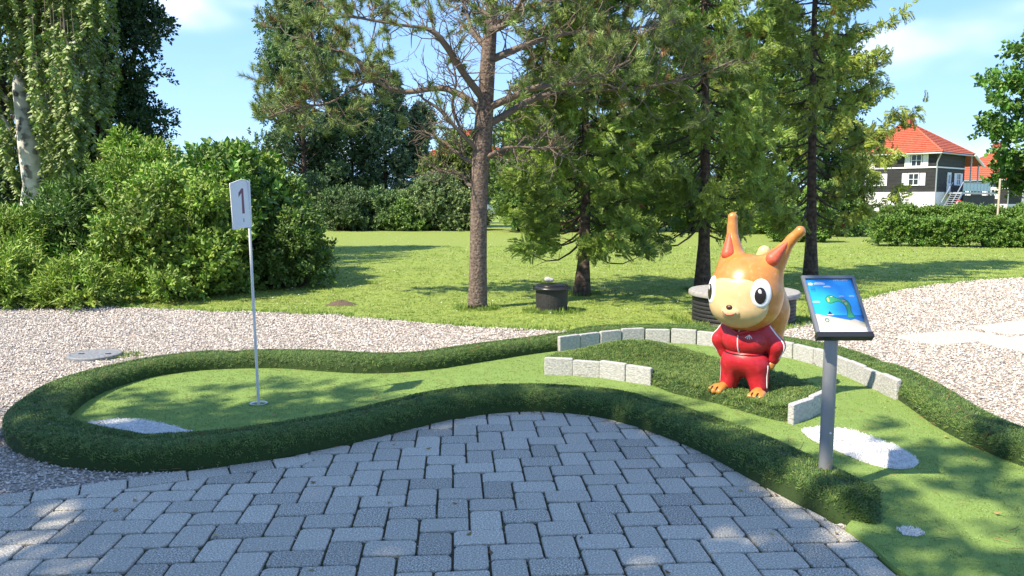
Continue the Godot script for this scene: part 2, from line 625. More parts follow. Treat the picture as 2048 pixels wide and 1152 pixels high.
	dp.tube([dc + Vector3(0, 0, 0), dc + Vector3(0, eave_h - 1.0, 0), dc * 5.5 + Vector3(0, eave_h - 0.1, 0)], [0.07, 0.07, 0.07], 8)
	part("downpipe", dp.mesh(mats.galv), t)
	if not full: return t
	# porch: raised deck, stair, railing, door, lean-to roof
	var fr2 := Basis(R, Vector3.UP, R.cross(Vector3.UP))
	var doorc := R * 3.6 + out_r * 0.06 + Vector3(0, base_h + 1.05, 0)
	var dm := MB.new(); dm.box(doorc, Vector3(1.0, 2.1, 0.08), fr2)
	var door := part("door", dm.mesh(mats.white_paint, false), t)
	var dg := MB.new(); dg.box(doorc + out_r * 0.05 + Vector3(0, 0.35, 0), Vector3(0.5, 0.9, 0.02), fr2)
	part("pane", dg.mesh(mats.dark_glass, false), door)
	var dk := MB.new(); dk.box(R * (rl * 0.5 + 4.2) + out_r * 0.9 + Vector3(0, base_h - 0.12, 0), Vector3(rl + 3.4, 0.2, 1.9), fr2)
	part("deck", dk.mesh(mats.galv, false), t)
	var under := MB.new(); under.box(R * (rl * 0.5 + 4.6) + out_r * 0.8 + Vector3(0, base_h * 0.5 - 0.3, 0), Vector3(rl + 1.8, base_h - 0.1, 1.5), fr2)
	part("deck_wall", under.mesh(mats.black_wood, false), t)
	var x0 := 2.6
	for i in 9:
		var s0 := R * (x0 + i * 1.05) + out_r * 1.86 + Vector3(0, base_h, 0)
		var ps := MB.new(); ps.tube([s0, s0 + Vector3(0, 1.05, 0)], [0.035, 0.035], 6)
		part("railing_post", ps.mesh(mats.galv), t)
		if i < 8:
			var pg := MB.new(); pg.box(s0 + R * 0.525 + Vector3(0, 0.53, 0), Vector3(0.94, 0.86, 0.02), fr2)
			part("railing_panel", pg.mesh(mats.frost_glass, false), t)
	var hr := MB.new(); hr.tube([R * x0 + out_r * 1.86 + Vector3(0, base_h + 1.06, 0), R * (x0 + 8.4) + out_r * 1.86 + Vector3(0, base_h + 1.06, 0)], [0.045, 0.045], 6)
	part("handrail", hr.mesh(mats.galv), t)
	for i in 10:
		var st := MB.new()
		st.box(R * (x0 - 0.25 - i * 0.27) + out_r * 1.3 + Vector3(0, base_h - 0.2 - i * 0.2, 0), Vector3(0.28, 0.05, 1.0), fr2)
		part("stair_tread", st.mesh(mats.galv, false), t)
	for off in [0.78, 1.82]:
		var sr := MB.new()
		sr.tube([R * x0 + out_r * off + Vector3(0, base_h + 1.0, 0), R * (x0 - 2.8) + out_r * off + Vector3(0, base_h - 1.1, 0)], [0.05, 0.05], 6)
		sr.tube([R * x0 + out_r * off + Vector3(0, base_h - 0.1, 0), R * (x0 - 2.8) + out_r * off + Vector3(0, base_h - 2.2, 0)], [0.1, 0.1], 6)
		part("stair_rail", sr.mesh(mats.galv), t)
	var lp0 := R * (rl * 0.35) - L * 0.8; var lp1 := R * (rl + 3.6) - L * 0.8
	var lean := MB.new()
	var A0 := R * (rl + ov * 0.2) - L * 0.9 + Vector3(0, eave_h + 0.15, 0)
	var A1 := R * (rl + ov * 0.2) + L * 4.0 + Vector3(0, eave_h + 0.15, 0)
	var B0 := A0 + R * 3.0 + Vector3(0, -1.15, 0); var B1 := A1 + R * 3.0 + Vector3(0, -1.15, 0)
	for sgn in [0.0, 0.16]:
		var o := Vector3(0, -sgn, 0)
		lean.flat([A0 + o, B0 + o, B1 + o, A1 + o])
	lean.flat([A0, A0 - Vector3(0, 0.16, 0), B0 - Vector3(0, 0.16, 0), B0])
	part("porch_roof", lean.mesh(mats.roof_tile, false), roof)
	var bg := MB.new(); bg.tube([A0 - Vector3(0, 0.2, 0) - L * 0.06, B0 - Vector3(0, 0.2, 0) - L * 0.06], [0.14, 0.14], 6)
	part("bargeboard", bg.mesh(mats.white_paint), roof)
	for off in [0.3, 2.6]:
		var q: Vector3 = A0 + R * off + Vector3(0, -off * 0.38, 0) + L * 0.4
		var po := MB.new(); po.tube([Vector3(q.x, base_h - 0.1, q.z), q], [0.09, 0.09], 8)
		part("porch_post", po.mesh(mats.galv), t)
	return t

# ------------------------------------------------------------------ ground, paving and golf lane
func spline(p: Array, step: float) -> PackedVector2Array:
	var out := PackedVector2Array()
	for i in p.size() - 1:
		var a: Vector2 = p[maxi(i - 1, 0)]; var b: Vector2 = p[i]; var c: Vector2 = p[i + 1]; var d: Vector2 = p[mini(i + 2, p.size() - 1)]
		var n := maxi(1, int(b.distance_to(c) / step))
		for k in n:
			out.append(b.cubic_interpolate(c, a, d, float(k) / n))
	out.append(p[p.size() - 1])
	return out

func sheet(poly: PackedVector2Array, y: float, m: Material, skirt := 0.0) -> ArrayMesh:
	var b := MB.new()
	for p in poly: b.add(Vector3(p.x, y, p.y), p)
	var ix := Geometry2D.triangulate_polygon(poly)
	for i in range(0, ix.size(), 3):
		var a := poly[ix[i]]; var c := poly[ix[i + 1]]; var d := poly[ix[i + 2]]
		if (c - a).cross(d - a) < 0: b.tri(ix[i], ix[i + 1], ix[i + 2])
		else: b.tri(ix[i], ix[i + 2], ix[i + 1])
	if skirt > 0:
		for i in poly.size():
			var p := poly[i]; var q := poly[(i + 1) % poly.size()]
			b.flat([Vector3(p.x, y, p.y), Vector3(q.x, y, q.y), Vector3(q.x, y - skirt, q.y), Vector3(p.x, y - skirt, p.y)])
	return b.mesh(m, false)

# a stone with a flat polygon outline (x, z), rounded upper edge
func stone_prism(poly: PackedVector2Array, y0: float, y1: float, bev: float, m: Material) -> ArrayMesh:
	var b := MB.new()
	var c := Vector2.ZERO
	for p in poly: c += p
	c /= poly.size()
	if not Geometry2D.is_polygon_clockwise(poly): poly.reverse()
	var n := poly.size()
	var rings := [[0.0, y0], [0.0, y1 - bev], [bev * 0.35, y1 - bev * 0.3], [bev * 1.2, y1]]
	for r in rings:
		for p in poly:
			var q := p + (c - p).normalized() * minf(r[0] * 1.3, p.distance_to(c) * 0.4)
			b.add(Vector3(q.x, r[1], q.y), q)
	for r in 3:
		for i in n:
			var j := (i + 1) % n
			b.quad(r * n + j, r * n + i, (r + 1) * n + i, (r + 1) * n + j)
	var top := b.add(Vector3(c.x, y1 + 0.0006, c.y), c)
	for i in n: b.tri(top, 3 * n + (i + 1) % n, 3 * n + i)
	return b.mesh(m, true)

func round_rect(u0: float, v0: float, u1: float, v1: float, ch: float) -> PackedVector2Array:
	var p := PackedVector2Array()
	for q in [[u0, v0, 1, 1], [u1, v0, -1, 1], [u1, v1, -1, -1], [u0, v1, 1, -1]]:
		var e := ch * rr(0.4, 1.5)
		var j := rr(-0.004, 0.004)
		var a := Vector2(q[0], q[1] + q[3] * e); var d := Vector2(q[0] + q[2] * e, q[1])
		var mid := (a + d) * 0.5 - Vector2(q[2], q[3]) * e * 0.2 + Vector2(j, -j)
		if (q[2] == 1) == (q[3] == 1): p.append_array([a, mid, d])
		else: p.append_array([d, mid, a])
	return p

var kerb := PackedVector2Array()
var kerb_w := PackedFloat32Array()

func kerb_frame(i: int) -> Array:
	var t := (kerb[mini(i + 1, kerb.size() - 1)] - kerb[maxi(i - 1, 0)]).normalized()
	return [kerb[i], Vector2(-t.y, t.x)]     # normal towards the green (path runs leftwards, then back along the far side)

func kerb_point(i: int, a: float, hgt: float) -> Vector3:
	var f := kerb_frame(i)
	var w: float = kerb_w[i] * (1.0 + 0.05 * sin(i * 0.11) * sin(i * 0.047 + 1.0))
	hgt *= 1.0 + 0.07 * sin(i * 0.083) * sin(i * 0.19 + 0.6) - 0.10 * exp(-pow((i % 61) - 30, 2) / 3.0)
	if f[0].y < -5.4 and f[0].x > 0.5 and f[0].x < 2.9 and f[0].y < -5.5: hgt += 0.022 * smoothstep(0.5, 0.8, f[0].x) * smoothstep(-5.5, -5.8, f[0].y)
	var x := -cos(a)
	x = signf(x) * pow(absf(x), 0.62) * w * 0.5
	var p: Vector2 = f[0] + f[1] * x
	return Vector3(p.x, hgt * pow(maxf(sin(a), 0.0), 0.5), p.y)

func island_h(p: Vector2) -> float:
	var h := 0.115
	h += 0.115 * exp(-((p.x - 1.1) ** 2) / 0.16 - ((p.y + 6.4) ** 2) / 0.05)
	h += 0.05 * exp(-((p.x - 0.75) ** 2) / 0.12 - ((p.y + 6.42) ** 2) / 0.03)
	h -= 0.03 * exp(-((p.x - 1.58) ** 2) / 0.08 - ((p.y + 5.3) ** 2) / 0.1)
	return h

func _ready() -> void:
	rng.seed = 20240
	# ---- camera
	var cam := Camera3D.new()
	cam.name = "camera"
	add_child(cam)
	cam.position = Vector3(0, CAM_H, 0)
	cam.rotation.x = -atan(180.0 / 1600.0)
	cam.fov = rad_to_deg(2.0 * atan(576.0 / 1600.0))
	cam.near = 0.05
	cam.far = 900.0
	cam.current = true
	# ---- sky, sun, exposure
	var env := Environment.new()
	env.background_mode = Environment.BG_SKY
	env.tonemap_mode = Environment.TONE_MAPPER_LINEAR
	env.tonemap_exposure = 1.9
	env.sdfgi_enabled = true
	env.ssao_enabled = true
	env.ssil_enabled = true
	var sky := Sky.new()
	var psm := PanoramaSkyMaterial.new()
	psm.panorama = sky_image()
	sky.sky_material = psm
	env.sky = sky
	env.background_energy_multiplier = 1.42
	var we := WorldEnvironment.new()
	we.environment = env
	we.name = "world"
	add_child(we)
	var sun := DirectionalLight3D.new()
	sun.name = "sun"
	add_child(sun)
	sun.look_at_from_position(Vector3.ZERO, Vector3(0.70, -1.0, -0.475), Vector3.UP)
	sun.light_energy = 1.6
	sun.light_color = Color(1.0, 0.95, 0.86)
	sun.light_angular_distance = 0.53
	sun.shadow_enabled = true
	make_materials()
	ground()
	rng.seed = 501
	golf_lane()
	print("lane ", Time.get_ticks_msec())
	rng.seed = 518
	buildings()
	rng.seed = 535
	woods()
	print("woods ", Time.get_ticks_msec())
	rng.seed = 552
	pine()
	rng.seed = 569
	thujas()
	rng.seed = 586
	birch()
	rng.seed = 603
	shade_trees()
	print("trees ", Time.get_ticks_msec())
	statue()
	flag()
	sign_stand()
	tanks()
	rng.seed = 620
	small_things()
	print("done ", Time.get_ticks_msec())

func sky_image() -> ImageTexture:
	var w := 1024
	var h := 512
	var im := Image.create(w, h, false, Image.FORMAT_RGBF)
	var n1 := noise(14, 1.0, 5)
	var n2 := noise(27, 1.0, 4)
	for y in h:
		var el := (0.5 - (y + 0.5) / h) * PI
		for x in w:
			var az := (x + 0.5) / w * TAU
			var e := maxf(el, 0.0)
			var t := 1.0 - exp(-e * 5.0)
			var c := Color(0.33, 0.50, 0.66).lerp(Color(0.075, 0.195, 0.48), t)
			c = c.lerp(Color(0.14, 0.23, 0.41), smoothstep(0.4, 1.5, e))
			var d := Vector3(cos(az) * cos(el), sin(el), sin(az) * cos(el))
			var q := Vector3(d.x * 2.6, d.y * 9.0, d.z * 2.6)
			var v := n1.get_noise_3dv(q) + 0.35 * n2.get_noise_3dv(q * 2.7)
			var cl := smoothstep(0.05, 1.0, v + 0.04) * 0.7
			# the fair-weather bank low between the trees
			var da := wrapf(az - CLOUD_AZ, -PI, PI)
			var bank := exp(-pow(da / 0.13, 2.0) - pow((el - 0.115) / 0.05, 2.0)) * (1.0 + 0.6 * n1.get_noise_3dv(q * 1.6))
			cl = clampf(cl + bank, 0.0, 0.9)
			c = c.lerp(Color(0.74, 0.75, 0.77), cl)
			im.set_pixel(x, y, c)
	return ImageTexture.create_from_image(im)

func make_materials() -> void:
	mats.leaf = leaf_mat(Color(0.36, 0.56, 0.12))
	mats.needle = leaf_mat(Color(0.12, 0.16, 0.05))
	mats.grass = leaf_mat(Color(0.42, 0.6, 0.12))
	mats.turf_blade = leaf_mat(Color(0.08, 0.12, 0.02))
	mats.chip = plain_inst_mat(0.85)
	mats.litter = plain_inst_mat(0.9)
	mats.plaster = mat(lin(0.72, 0.71, 0.69), 0.9)
	mats.white_paint = mat(lin(0.76, 0.76, 0.75), 0.6)
	mats.black_wood = tri_mat(ntex(3, 0.02, [[0.0, Color(0.012, 0.012, 0.014)], [1.0, Color(0.035, 0.034, 0.036)]], 256), 0.3, 0.7)
	mats.roof_tile = tri_mat(ntex(5, 0.05, [[0.2, Color(0.30, 0.065, 0.032)], [0.5, Color(0.42, 0.095, 0.045)], [0.8, Color(0.50, 0.13, 0.065)]], 256), 0.25, 0.75)
	mats.roof_brick = mat(lin(0.36, 0.08, 0.045), 0.85)
	mats.galv = mat(lin(0.42, 0.45, 0.48), 0.45, 0.5)
	mats.dark_glass = mat(lin(0.02, 0.025, 0.03), 0.05)
	mats.frost_glass = mat(lin(0.30, 0.42, 0.46), 0.25)
	mats.bark = tri_mat(ntex(7, 0.035, [[0.2, Color(0.045, 0.032, 0.024)], [0.55, Color(0.17, 0.125, 0.10)], [0.85, Color(0.27, 0.20, 0.165)]], 512, 4, FastNoiseLite.TYPE_CELLULAR), 1.6, 0.95, nbump(8, 0.04, 9.0, 512, 3, FastNoiseLite.TYPE_CELLULAR))
	mats.dark_bark = tri_mat(ntex(9, 0.03, [[0.2, Color(0.03, 0.02, 0.015)], [0.8, Color(0.13, 0.09, 0.065)]], 256), 1.5, 0.95, nbump(10, 0.05, 6.0, 256))
	mats.twig = mat(lin(0.16, 0.125, 0.10), 0.95)
	mats.birch_bark = tri_mat(ntex(12, 0.012, [[0.3, Color(0.05, 0.045, 0.04)], [0.42, Color(0.48, 0.46, 0.43)], [0.8, Color(0.66, 0.64, 0.60)]], 256), 0.9, 0.85)
	mats.lawn = tri_mat(ntex(13, 0.03, [[0.15, Color(0.15, 0.205, 0.03)], [0.5, Color(0.215, 0.28, 0.045)], [0.85, Color(0.285, 0.335, 0.075)]], 1024, 5), 0.35, 0.95, nbump(14, 0.12, 5.0, 1024, 4))
	mats.gravel = tri_mat(ntex(15, 0.12, [[0.2, Color(0.15, 0.125, 0.105)], [0.5, Color(0.33, 0.285, 0.245)], [0.8, Color(0.50, 0.455, 0.41)]], 1024, 3), 0.9, 0.95, nbump(16, 0.14, 8.0, 1024, 2))
	mats.joint = tri_mat(ntex(17, 0.05, [[0.3, Color(0.035, 0.028, 0.02)], [0.6, Color(0.06, 0.05, 0.035)], [0.75, Color(0.06, 0.09, 0.02)]], 512), 1.3, 1.0)
	mats.putting = tri_mat(ntex(18, 0.11, [[0.2, Color(0.14, 0.225, 0.045)], [0.5, Color(0.185, 0.285, 0.06)], [0.85, Color(0.24, 0.33, 0.085)]], 1024, 4), 1.1, 0.95, nbump(19, 0.2, 4.0, 1024, 2))
	mats.turf = tri_mat(ntex(20, 0.1, [[0.2, Color(0.012, 0.028, 0.006)], [0.8, Color(0.04, 0.075, 0.015)]], 512, 3), 2.0, 1.0)
	mats.white_turf = tri_mat(ntex(21, 0.09, [[0.2, Color(0.55, 0.55, 0.54)], [0.5, Color(0.74, 0.74, 0.73)], [0.9, Color(0.84, 0.84, 0.83)]], 512, 3), 2.4, 0.95, nbump(22, 0.13, 10.0, 512, 2))
	mats.concrete = tri_mat(ntex(23, 0.05, [[0.2, Color(0.32, 0.315, 0.305)], [0.6, Color(0.44, 0.435, 0.42)], [0.9, Color(0.54, 0.53, 0.51)]], 512, 5), 1.5, 0.95, nbump(24, 0.09, 4.0, 512, 4))
	mats.lid = tri_mat(ntex(35, 0.05, [[0.2, Color(0.24, 0.23, 0.215)], [0.8, Color(0.36, 0.345, 0.32)]], 256, 5), 1.5, 0.95)
	mats.slab = tri_mat(ntex(34, 0.06, [[0.2, Color(0.36, 0.32, 0.275)], [0.8, Color(0.54, 0.50, 0.45)]], 256, 5), 1.5, 0.95)
	var speck := [[0.16, Color(0.08, 0.08, 0.08)], [0.30, Color(0.335, 0.308, 0.255)], [0.58, Color(0.43, 0.395, 0.33)], [0.72, Color(0.52, 0.48, 0.41)], [0.82, Color(0.80, 0.79, 0.77)]]
	var sp1 := ntex(25, 0.07, speck, 1024, 5)
	var bp := nbump(26, 0.11, 3.0, 512, 4)
	mats.paver = []
	for tint in [1.0, 1.03, 1.06, 1.08, 1.02]:
		var m := tri_mat(sp1, 1.4, 0.9, bp, Color(tint, tint, tint))
		mats.paver.append(m)
	var mottled := ntex(31, 0.06, [[0.2, Color(0.06, 0.06, 0.06)], [0.36, Color(0.27, 0.248, 0.205)], [0.6, Color(0.39, 0.358, 0.30)], [0.72, Color(0.52, 0.48, 0.41)], [0.82, Color(0.80, 0.79, 0.77)]], 1024, 5)
	for tint in [1.0, 1.06]:
		mats.paver.append(tri_mat(mottled, 1.7, 0.95, bp, Color(tint, tint, tint)))
	mats.steel = mat(lin(0.30, 0.305, 0.315), 0.4, 0.5)
	mats.black_plastic = mat(lin(0.018, 0.018, 0.02), 0.32)
	mats.black_dull = tri_mat(ntex(33, 0.05, [[0.3, Color(0.014, 0.014, 0.015)], [0.7, Color(0.04, 0.038, 0.036)]], 256), 3.0, 0.6)
	mats.white_enamel = mat(lin(0.74, 0.74, 0.73), 0.35)

func ground() -> void:
	var lawn := PackedVector2Array([Vector2(-260, 60), Vector2(260, 60), Vector2(260, -420), Vector2(-260, -420)])
	struct("lawn", sheet(lawn, -0.03, mats.lawn))
	gravel_edge = spline([Vector2(-16, -10.7), Vector2(-6.73, -10.42), Vector2(-5.41, -10.42), Vector2(-3.95, -10.04), Vector2(-2.63, -9.82), Vector2(-1.3, -9.2), Vector2(-0.69, -8.84), Vector2(-0.13, -8.66), Vector2(0.84, -8.49), Vector2(2.1, -8.84), Vector2(3.2, -8.95), Vector2(3.88, -9.82), Vector2(4.59, -10.77), Vector2(5.98, -12.26), Vector2(7.35, -13.36), Vector2(9.14, -14.21), Vector2(14, -15.4), Vector2(26, -16)], 0.18)
	for i in gravel_edge.size(): gravel_edge[i] += Vector2(rr(-0.03, 0.03), rr(-0.06, 0.06))
	gravel_poly = gravel_edge.duplicate()
	gravel_poly.append_array([Vector2(26, 5), Vector2(-16, 5)])
	struct("gravel", sheet(gravel_poly, -0.012, mats.gravel))

	# the kerb line of the golf lane
	var kp := [Vector2(1.535, -3.42), Vector2(1.5, -3.51), Vector2(1.4, -3.78), Vector2(1.3, -4.08), Vector2(1.19, -4.39), Vector2(1.03, -4.68), Vector2(0.84, -4.96), Vector2(0.56, -5.21), Vector2(0.19, -5.32), Vector2(-0.18, -5.26), Vector2(-0.48, -5.09), Vector2(-0.74, -4.86), Vector2(-0.96, -4.65), Vector2(-1.19, -4.46), Vector2(-1.42, -4.3), Vector2(-1.66, -4.21), Vector2(-1.93, -4.18), Vector2(-2.19, -4.22), Vector2(-2.44, -4.32), Vector2(-2.72, -4.52), Vector2(-2.94, -4.82), Vector2(-3.04, -5.15), Vector2(-3.09, -5.45), Vector2(-3.08, -5.77), Vector2(-2.95, -6.19), Vector2(-2.64, -6.47), Vector2(-2.27, -6.58), Vector2(-1.87, -6.59), Vector2(-1.52, -6.49), Vector2(-1.21, -6.41), Vector2(-0.95, -6.43), Vector2(-0.69, -6.54), Vector2(-0.45, -6.73), Vector2(-0.18, -6.95), Vector2(0.09, -7.17), Vector2(0.39, -7.38), Vector2(0.68, -7.58), Vector2(1.01, -7.74), Vector2(1.42, -7.81), Vector2(1.79, -7.7), Vector2(2.12, -7.48), Vector2(2.4, -7.2), Vector2(2.6, -6.88), Vector2(2.73, -6.53), Vector2(2.79, -6.17), Vector2(2.82, -5.82), Vector2(2.83, -5.45), Vector2(2.79, -5.08), Vector2(2.75, -4.75), Vector2(2.75, -4.4), Vector2(2.82, -4.0), Vector2(2.95, -3.5), Vector2(3.15, -2.9), Vector2(3.4, -2.3)]
	kerb = spline(kp, 0.05)
	for p in kerb:
		kerb_w.append(0.305 - 0.04 * exp(-p.distance_squared_to(kerb[0]) / 0.15) + 0.03 * exp(-((p.x + 3.0) ** 2) / 0.3 - ((p.y + 4.9) ** 2) / 0.5))
	lane_poly = kerb.duplicate()
	lane_poly.append_array([Vector2(3.1, -2.0), Vector2(1.68, -2.0), Vector2(1.55, -2.5), Vector2(1.45, -2.9), Vector2(1.45, -3.1), Vector2(1.42, -3.27)])

	# paving: bed and single stones
	var outer := PackedVector2Array()
	for i in kerb.size():
		var f := kerb_frame(i)
		if i > 1 and kerb[i].x > -1.72 and i < kerb.size() / 2 and kerb[i].y > -5.6: outer.append(f[0] - f[1] * 0.15)
	pave_poly = PackedVector2Array([Vector2(1.68, -2.0), Vector2(1.55, -2.5), Vector2(1.45, -2.9), Vector2(1.45, -3.1), Vector2(1.42, -3.27)])
	pave_poly.append_array(outer)
	var bd := Vector2(0.91, -0.415).normalized()          # border course along the gravel
	var b0 := Vector2(-1.66, -4.03)
	var bn := Vector2(-bd.y, bd.x)                          # towards the paving
	pave_poly.append_array([b0, b0 - bd * 2.6, Vector2(-4.0, -2.0)])
	var bed := struct("paving", sheet(pave_poly, -0.007, mats.joint))
	var inner := pave_poly.duplicate()
	inner[inner.size() - 3] = b0 + bn * 0.155 + bd * 0.62
	inner[inner.size() - 2] = b0 + bn * 0.155 - bd * 2.6
	for i in range(inner.size() - 4, 4, -1):
		if (inner[i] - b0).dot(bn) < 0.155 and inner[i].x < -1.2: inner.remove_at(i)
	var W := 0.145
	var L := 0.2175
	var yaw := 0.072
	var shown := []
	var rest := []
	for a in range(-16, 22):
		for bb in range(-14, 10):
			for vert in 2:
				var u: float = a * W + bb * L
				var v: float = -a * W + bb * L
				var g := 0.0048
				var loc := round_rect(u + g, v + g, u + L - g, v + W - g, 0.019) if vert == 0 else round_rect(u + L + g, v + g, u + L + W - g, v + L - g, 0.019)
				var tw := rr(-0.012, 0.012)
				var cen := Vector2(u + L * 0.5, v + W * 0.5) if vert == 0 else Vector2(u + L + W * 0.5, v + L * 0.5)
				var poly := PackedVector2Array()
				for p in loc:
					var q := cen + (p - cen).rotated(tw)
					poly.append(Vector2(-0.35 + q.x * cos(yaw) - q.y * sin(yaw), -(3.618 + q.x * sin(yaw) + q.y * cos(yaw))))
				if poly[0].y > -1.9 or absf(poly[0].x) > 4.2: continue
				for piece in Geometry2D.intersect_polygons(poly, inner):
					var area := 0.0
					for i in piece.size(): area += piece[i].cross(piece[(i + 1) % piece.size()]) * 0.5
					if absf(area) < 0.0012: continue
					var c := Vector2.ZERO
					for p in piece: c += p
					c /= piece.size()
					var vis: bool = c.y < -2.8 and absf(c.x) < -c.y * 0.64 + 0.1
					(shown if vis else rest).append(piece)
	# the border course
	var off := -0.6
	while off < 2.6:
		var ln := 0.2175 * rr(0.92, 1.3)
		var p0 := b0 - bd * (off + 0.004)
		var p1 := b0 - bd * (off + ln - 0.004)
		for piece in Geometry2D.intersect_polygons(PackedVector2Array([p0 + bn * 0.006, p0 + bn * 0.148, p1 + bn * 0.148, p1 + bn * 0.006]), pave_poly): shown.append(piece)
		off += ln
	print("pavers in view ", shown.size(), " others ", rest.size())
	for poly in shown:
		var top := 0.006 + rr(-0.0025, 0.003)
		var k := rng.randi() % (mats.paver as Array).size()
		var c := Vector2.ZERO
		for p in poly: c += p
		c /= poly.size()
		var moved := PackedVector2Array()
		for p in poly: moved.append(p - c)
		var tip := Basis(Vector3.RIGHT, rng.randfn(0, 0.006)) * Basis(Vector3.BACK, rng.randfn(0, 0.006))
		part("paver", stone_prism(moved, -0.05, top, 0.0065, mats.paver[k]), bed, Transform3D(tip, Vector3(c.x, 0, c.y)))
	var far := SurfaceTool.new()
	far.begin(Mesh.PRIMITIVE_TRIANGLES)
	for poly in rest: far.append_from(stone_prism(poly, -0.05, 0.006, 0.006, mats.paver[2]), 0, Transform3D.IDENTITY)
	var fm := far.commit(); fm.surface_set_material(0, mats.paver[2])
	part("paver_field", fm, bed).set_meta("kind", "stuff")

	# gravel stones
	var stones := [stone_mesh(mats.chip, 1), stone_mesh(mats.chip, 2), stone_mesh(mats.chip, 3)]
	var scs := [Scatter.new(), Scatter.new(), Scatter.new()]
	var palette := [Color(0.58, 0.535, 0.48), Color(0.49, 0.435, 0.38), Color(0.43, 0.365, 0.30), Color(0.33, 0.29, 0.255), Color(0.66, 0.62, 0.57), Color(0.46, 0.395, 0.335), Color(0.27, 0.24, 0.215), Color(0.53, 0.485, 0.435)]
	var z := -3.0
	while z > -15.5:
		var dens := clampf(3900.0 * pow(5.0 / -z, 1.2), 700, 4600)
		var size := 0.0088 * clampf(pow(-z / 5.0, 0.55), 0.9, 1.7)
		var half := -z * 0.68 + 0.7
		var step := 0.25
		for i in int(dens * half * 2 * step):
			var p := Vector2(rr(-half, half), z - rr(0, step))
			if not Geometry2D.is_point_in_polygon(p, gravel_poly): continue
			if p.y > -8.2 and p.x > -3.4 and p.x < 3.6 and (Geometry2D.is_point_in_polygon(p, lane_poly) or Geometry2D.is_point_in_polygon(p, pave_poly)): continue
			var s := size * rr(0.6, 1.45)
			var c: Color = palette[rng.randi() % palette.size()] * rr(0.85, 1.12)
			scs[i % 3].put(Transform3D(Basis(Vector3.UP, rr(0, TAU)) * Basis(Vector3.RIGHT, rr(-0.5, 0.5)) * Basis.from_scale(Vector3(s, s * rr(0.6, 1.0), s)), Vector3(p.x, -0.012 + s * rr(0.15, 0.75), p.y)), c)
		z -= step
	for i in 3: 
		var o := scatter("gravel_stones", scs[i], stones[i], self)
		o.set_meta("label", ["pale loose gravel chippings around the artificial green", "tan and grey loose gravel chippings mixed over the path", "angular white and brown gravel chippings mixed over the path"][i])
		o.set_meta("category", "gravel")
	# lawn grass
	var tm := [tuft_mesh(mats.grass, 9, 0.034, 0.055, 0.0024, 5), tuft_mesh(mats.grass, 10, 0.04, 0.07, 0.0028, 6)]
	var gs := [Scatter.new(), Scatter.new()]
	var pn := noise(77, 0.35, 3)
	z = -8.3
	while z > -24:
		var step := 0.5
		var dens := clampf(300.0 * pow(9.0 / -z, 2.2), 20, 300)
		var sc := clampf(pow(-z / 10.0, 0.5), 0.8, 1.5)
		var half := -z * 0.68 + 0.8
		for i in int(dens * half * 2 * step):
			var p := Vector2(rr(-half, half), z - rr(0, step))
			if p.y > -16.2 and Geometry2D.is_point_in_polygon(p, gravel_poly):
				if rng.randf() > 0.004: continue
			var v := 1.0 + 0.35 * pn.get_noise_2d(p.x, p.y * 2.0) + rr(-0.2, 0.2)
			var dry := smoothstep(0.15, 0.6, pn.get_noise_2d(p.x * 1.7 + 40, p.y * 1.7)) * 0.4
			var c := Color(0.26, 0.345, 0.06).lerp(Color(0.36, 0.33, 0.11), dry) * v
			var s := sc * rr(0.65, 1.25)
			gs[i % 2].put(Transform3D(Basis(Vector3.UP, rr(0, TAU)) * Basis.from_scale(Vector3(s, s * rr(0.4, 0.8), s)), Vector3(p.x, -0.03, p.y)), c)
		z -= step
	# longer fringe where the mower does not reach the gravel
	for i in 2600:
		var k := rng.randi() % (gravel_edge.size() - 1)
		var e := gravel_edge[k].lerp(gravel_edge[k + 1], rng.randf())
		var p := e + Vector2(rr(-0.05, 0.05), -absf(rng.randfn(0, 0.14)) + 0.05)
		var s := rr(0.8, 2.0)
		gs[i % 2].put(Transform3D(Basis(Vector3.UP, rr(0, TAU)) * Basis.from_scale(Vector3(s, s * rr(0.7, 1.5), s)), Vector3(p.x, -0.03, p.y)), Color(0.19, 0.29, 0.045) * rr(0.7, 1.2))
	for q in [[-0.45, -10.42, 0.2], [0.5, -10.15, 0.24], [2.66, -9.27, 0.66], [1.04, -11.93, 0.16], [2.96, -12.6, 0.16], [-3.75, -7.08, 0.25]]:
		for i in int(q[2] * 420):
			var a := rr(-0.4, PI + 0.4)
			var d: float = q[2] + absf(rng.randfn(0, 0.05))
			var s := rr(0.8, 1.9)
			if q[2] == 0.25 and (a > 0.9 or rng.randf() > 0.5): continue
			gs[i % 2].put(Transform3D(Basis(Vector3.UP, rr(0, TAU)) * Basis.from_scale(Vector3(s * 0.8, s * rr(0.8, 1.7), s * 0.8)), Vector3(q[0] + cos(a) * d, -0.025, q[1] + sin(a) * d)), Color(0.19, 0.28, 0.045) * rr(0.7, 1.2))
	for i in 2:
		var o := scatter("lawn_grass", gs[i], tm[i], self)
		o.set_meta("label", ["short mown green grass blades of the lawn", "slightly longer mown green grass blades of the lawn"][i])
		o.set_meta("category", "grass")
	print("ground ", Time.get_ticks_msec())

var gravel_edge := PackedVector2Array()
var gravel_poly := PackedVector2Array()
var lane_poly := PackedVector2Array()
var pave_poly := PackedVector2Array()

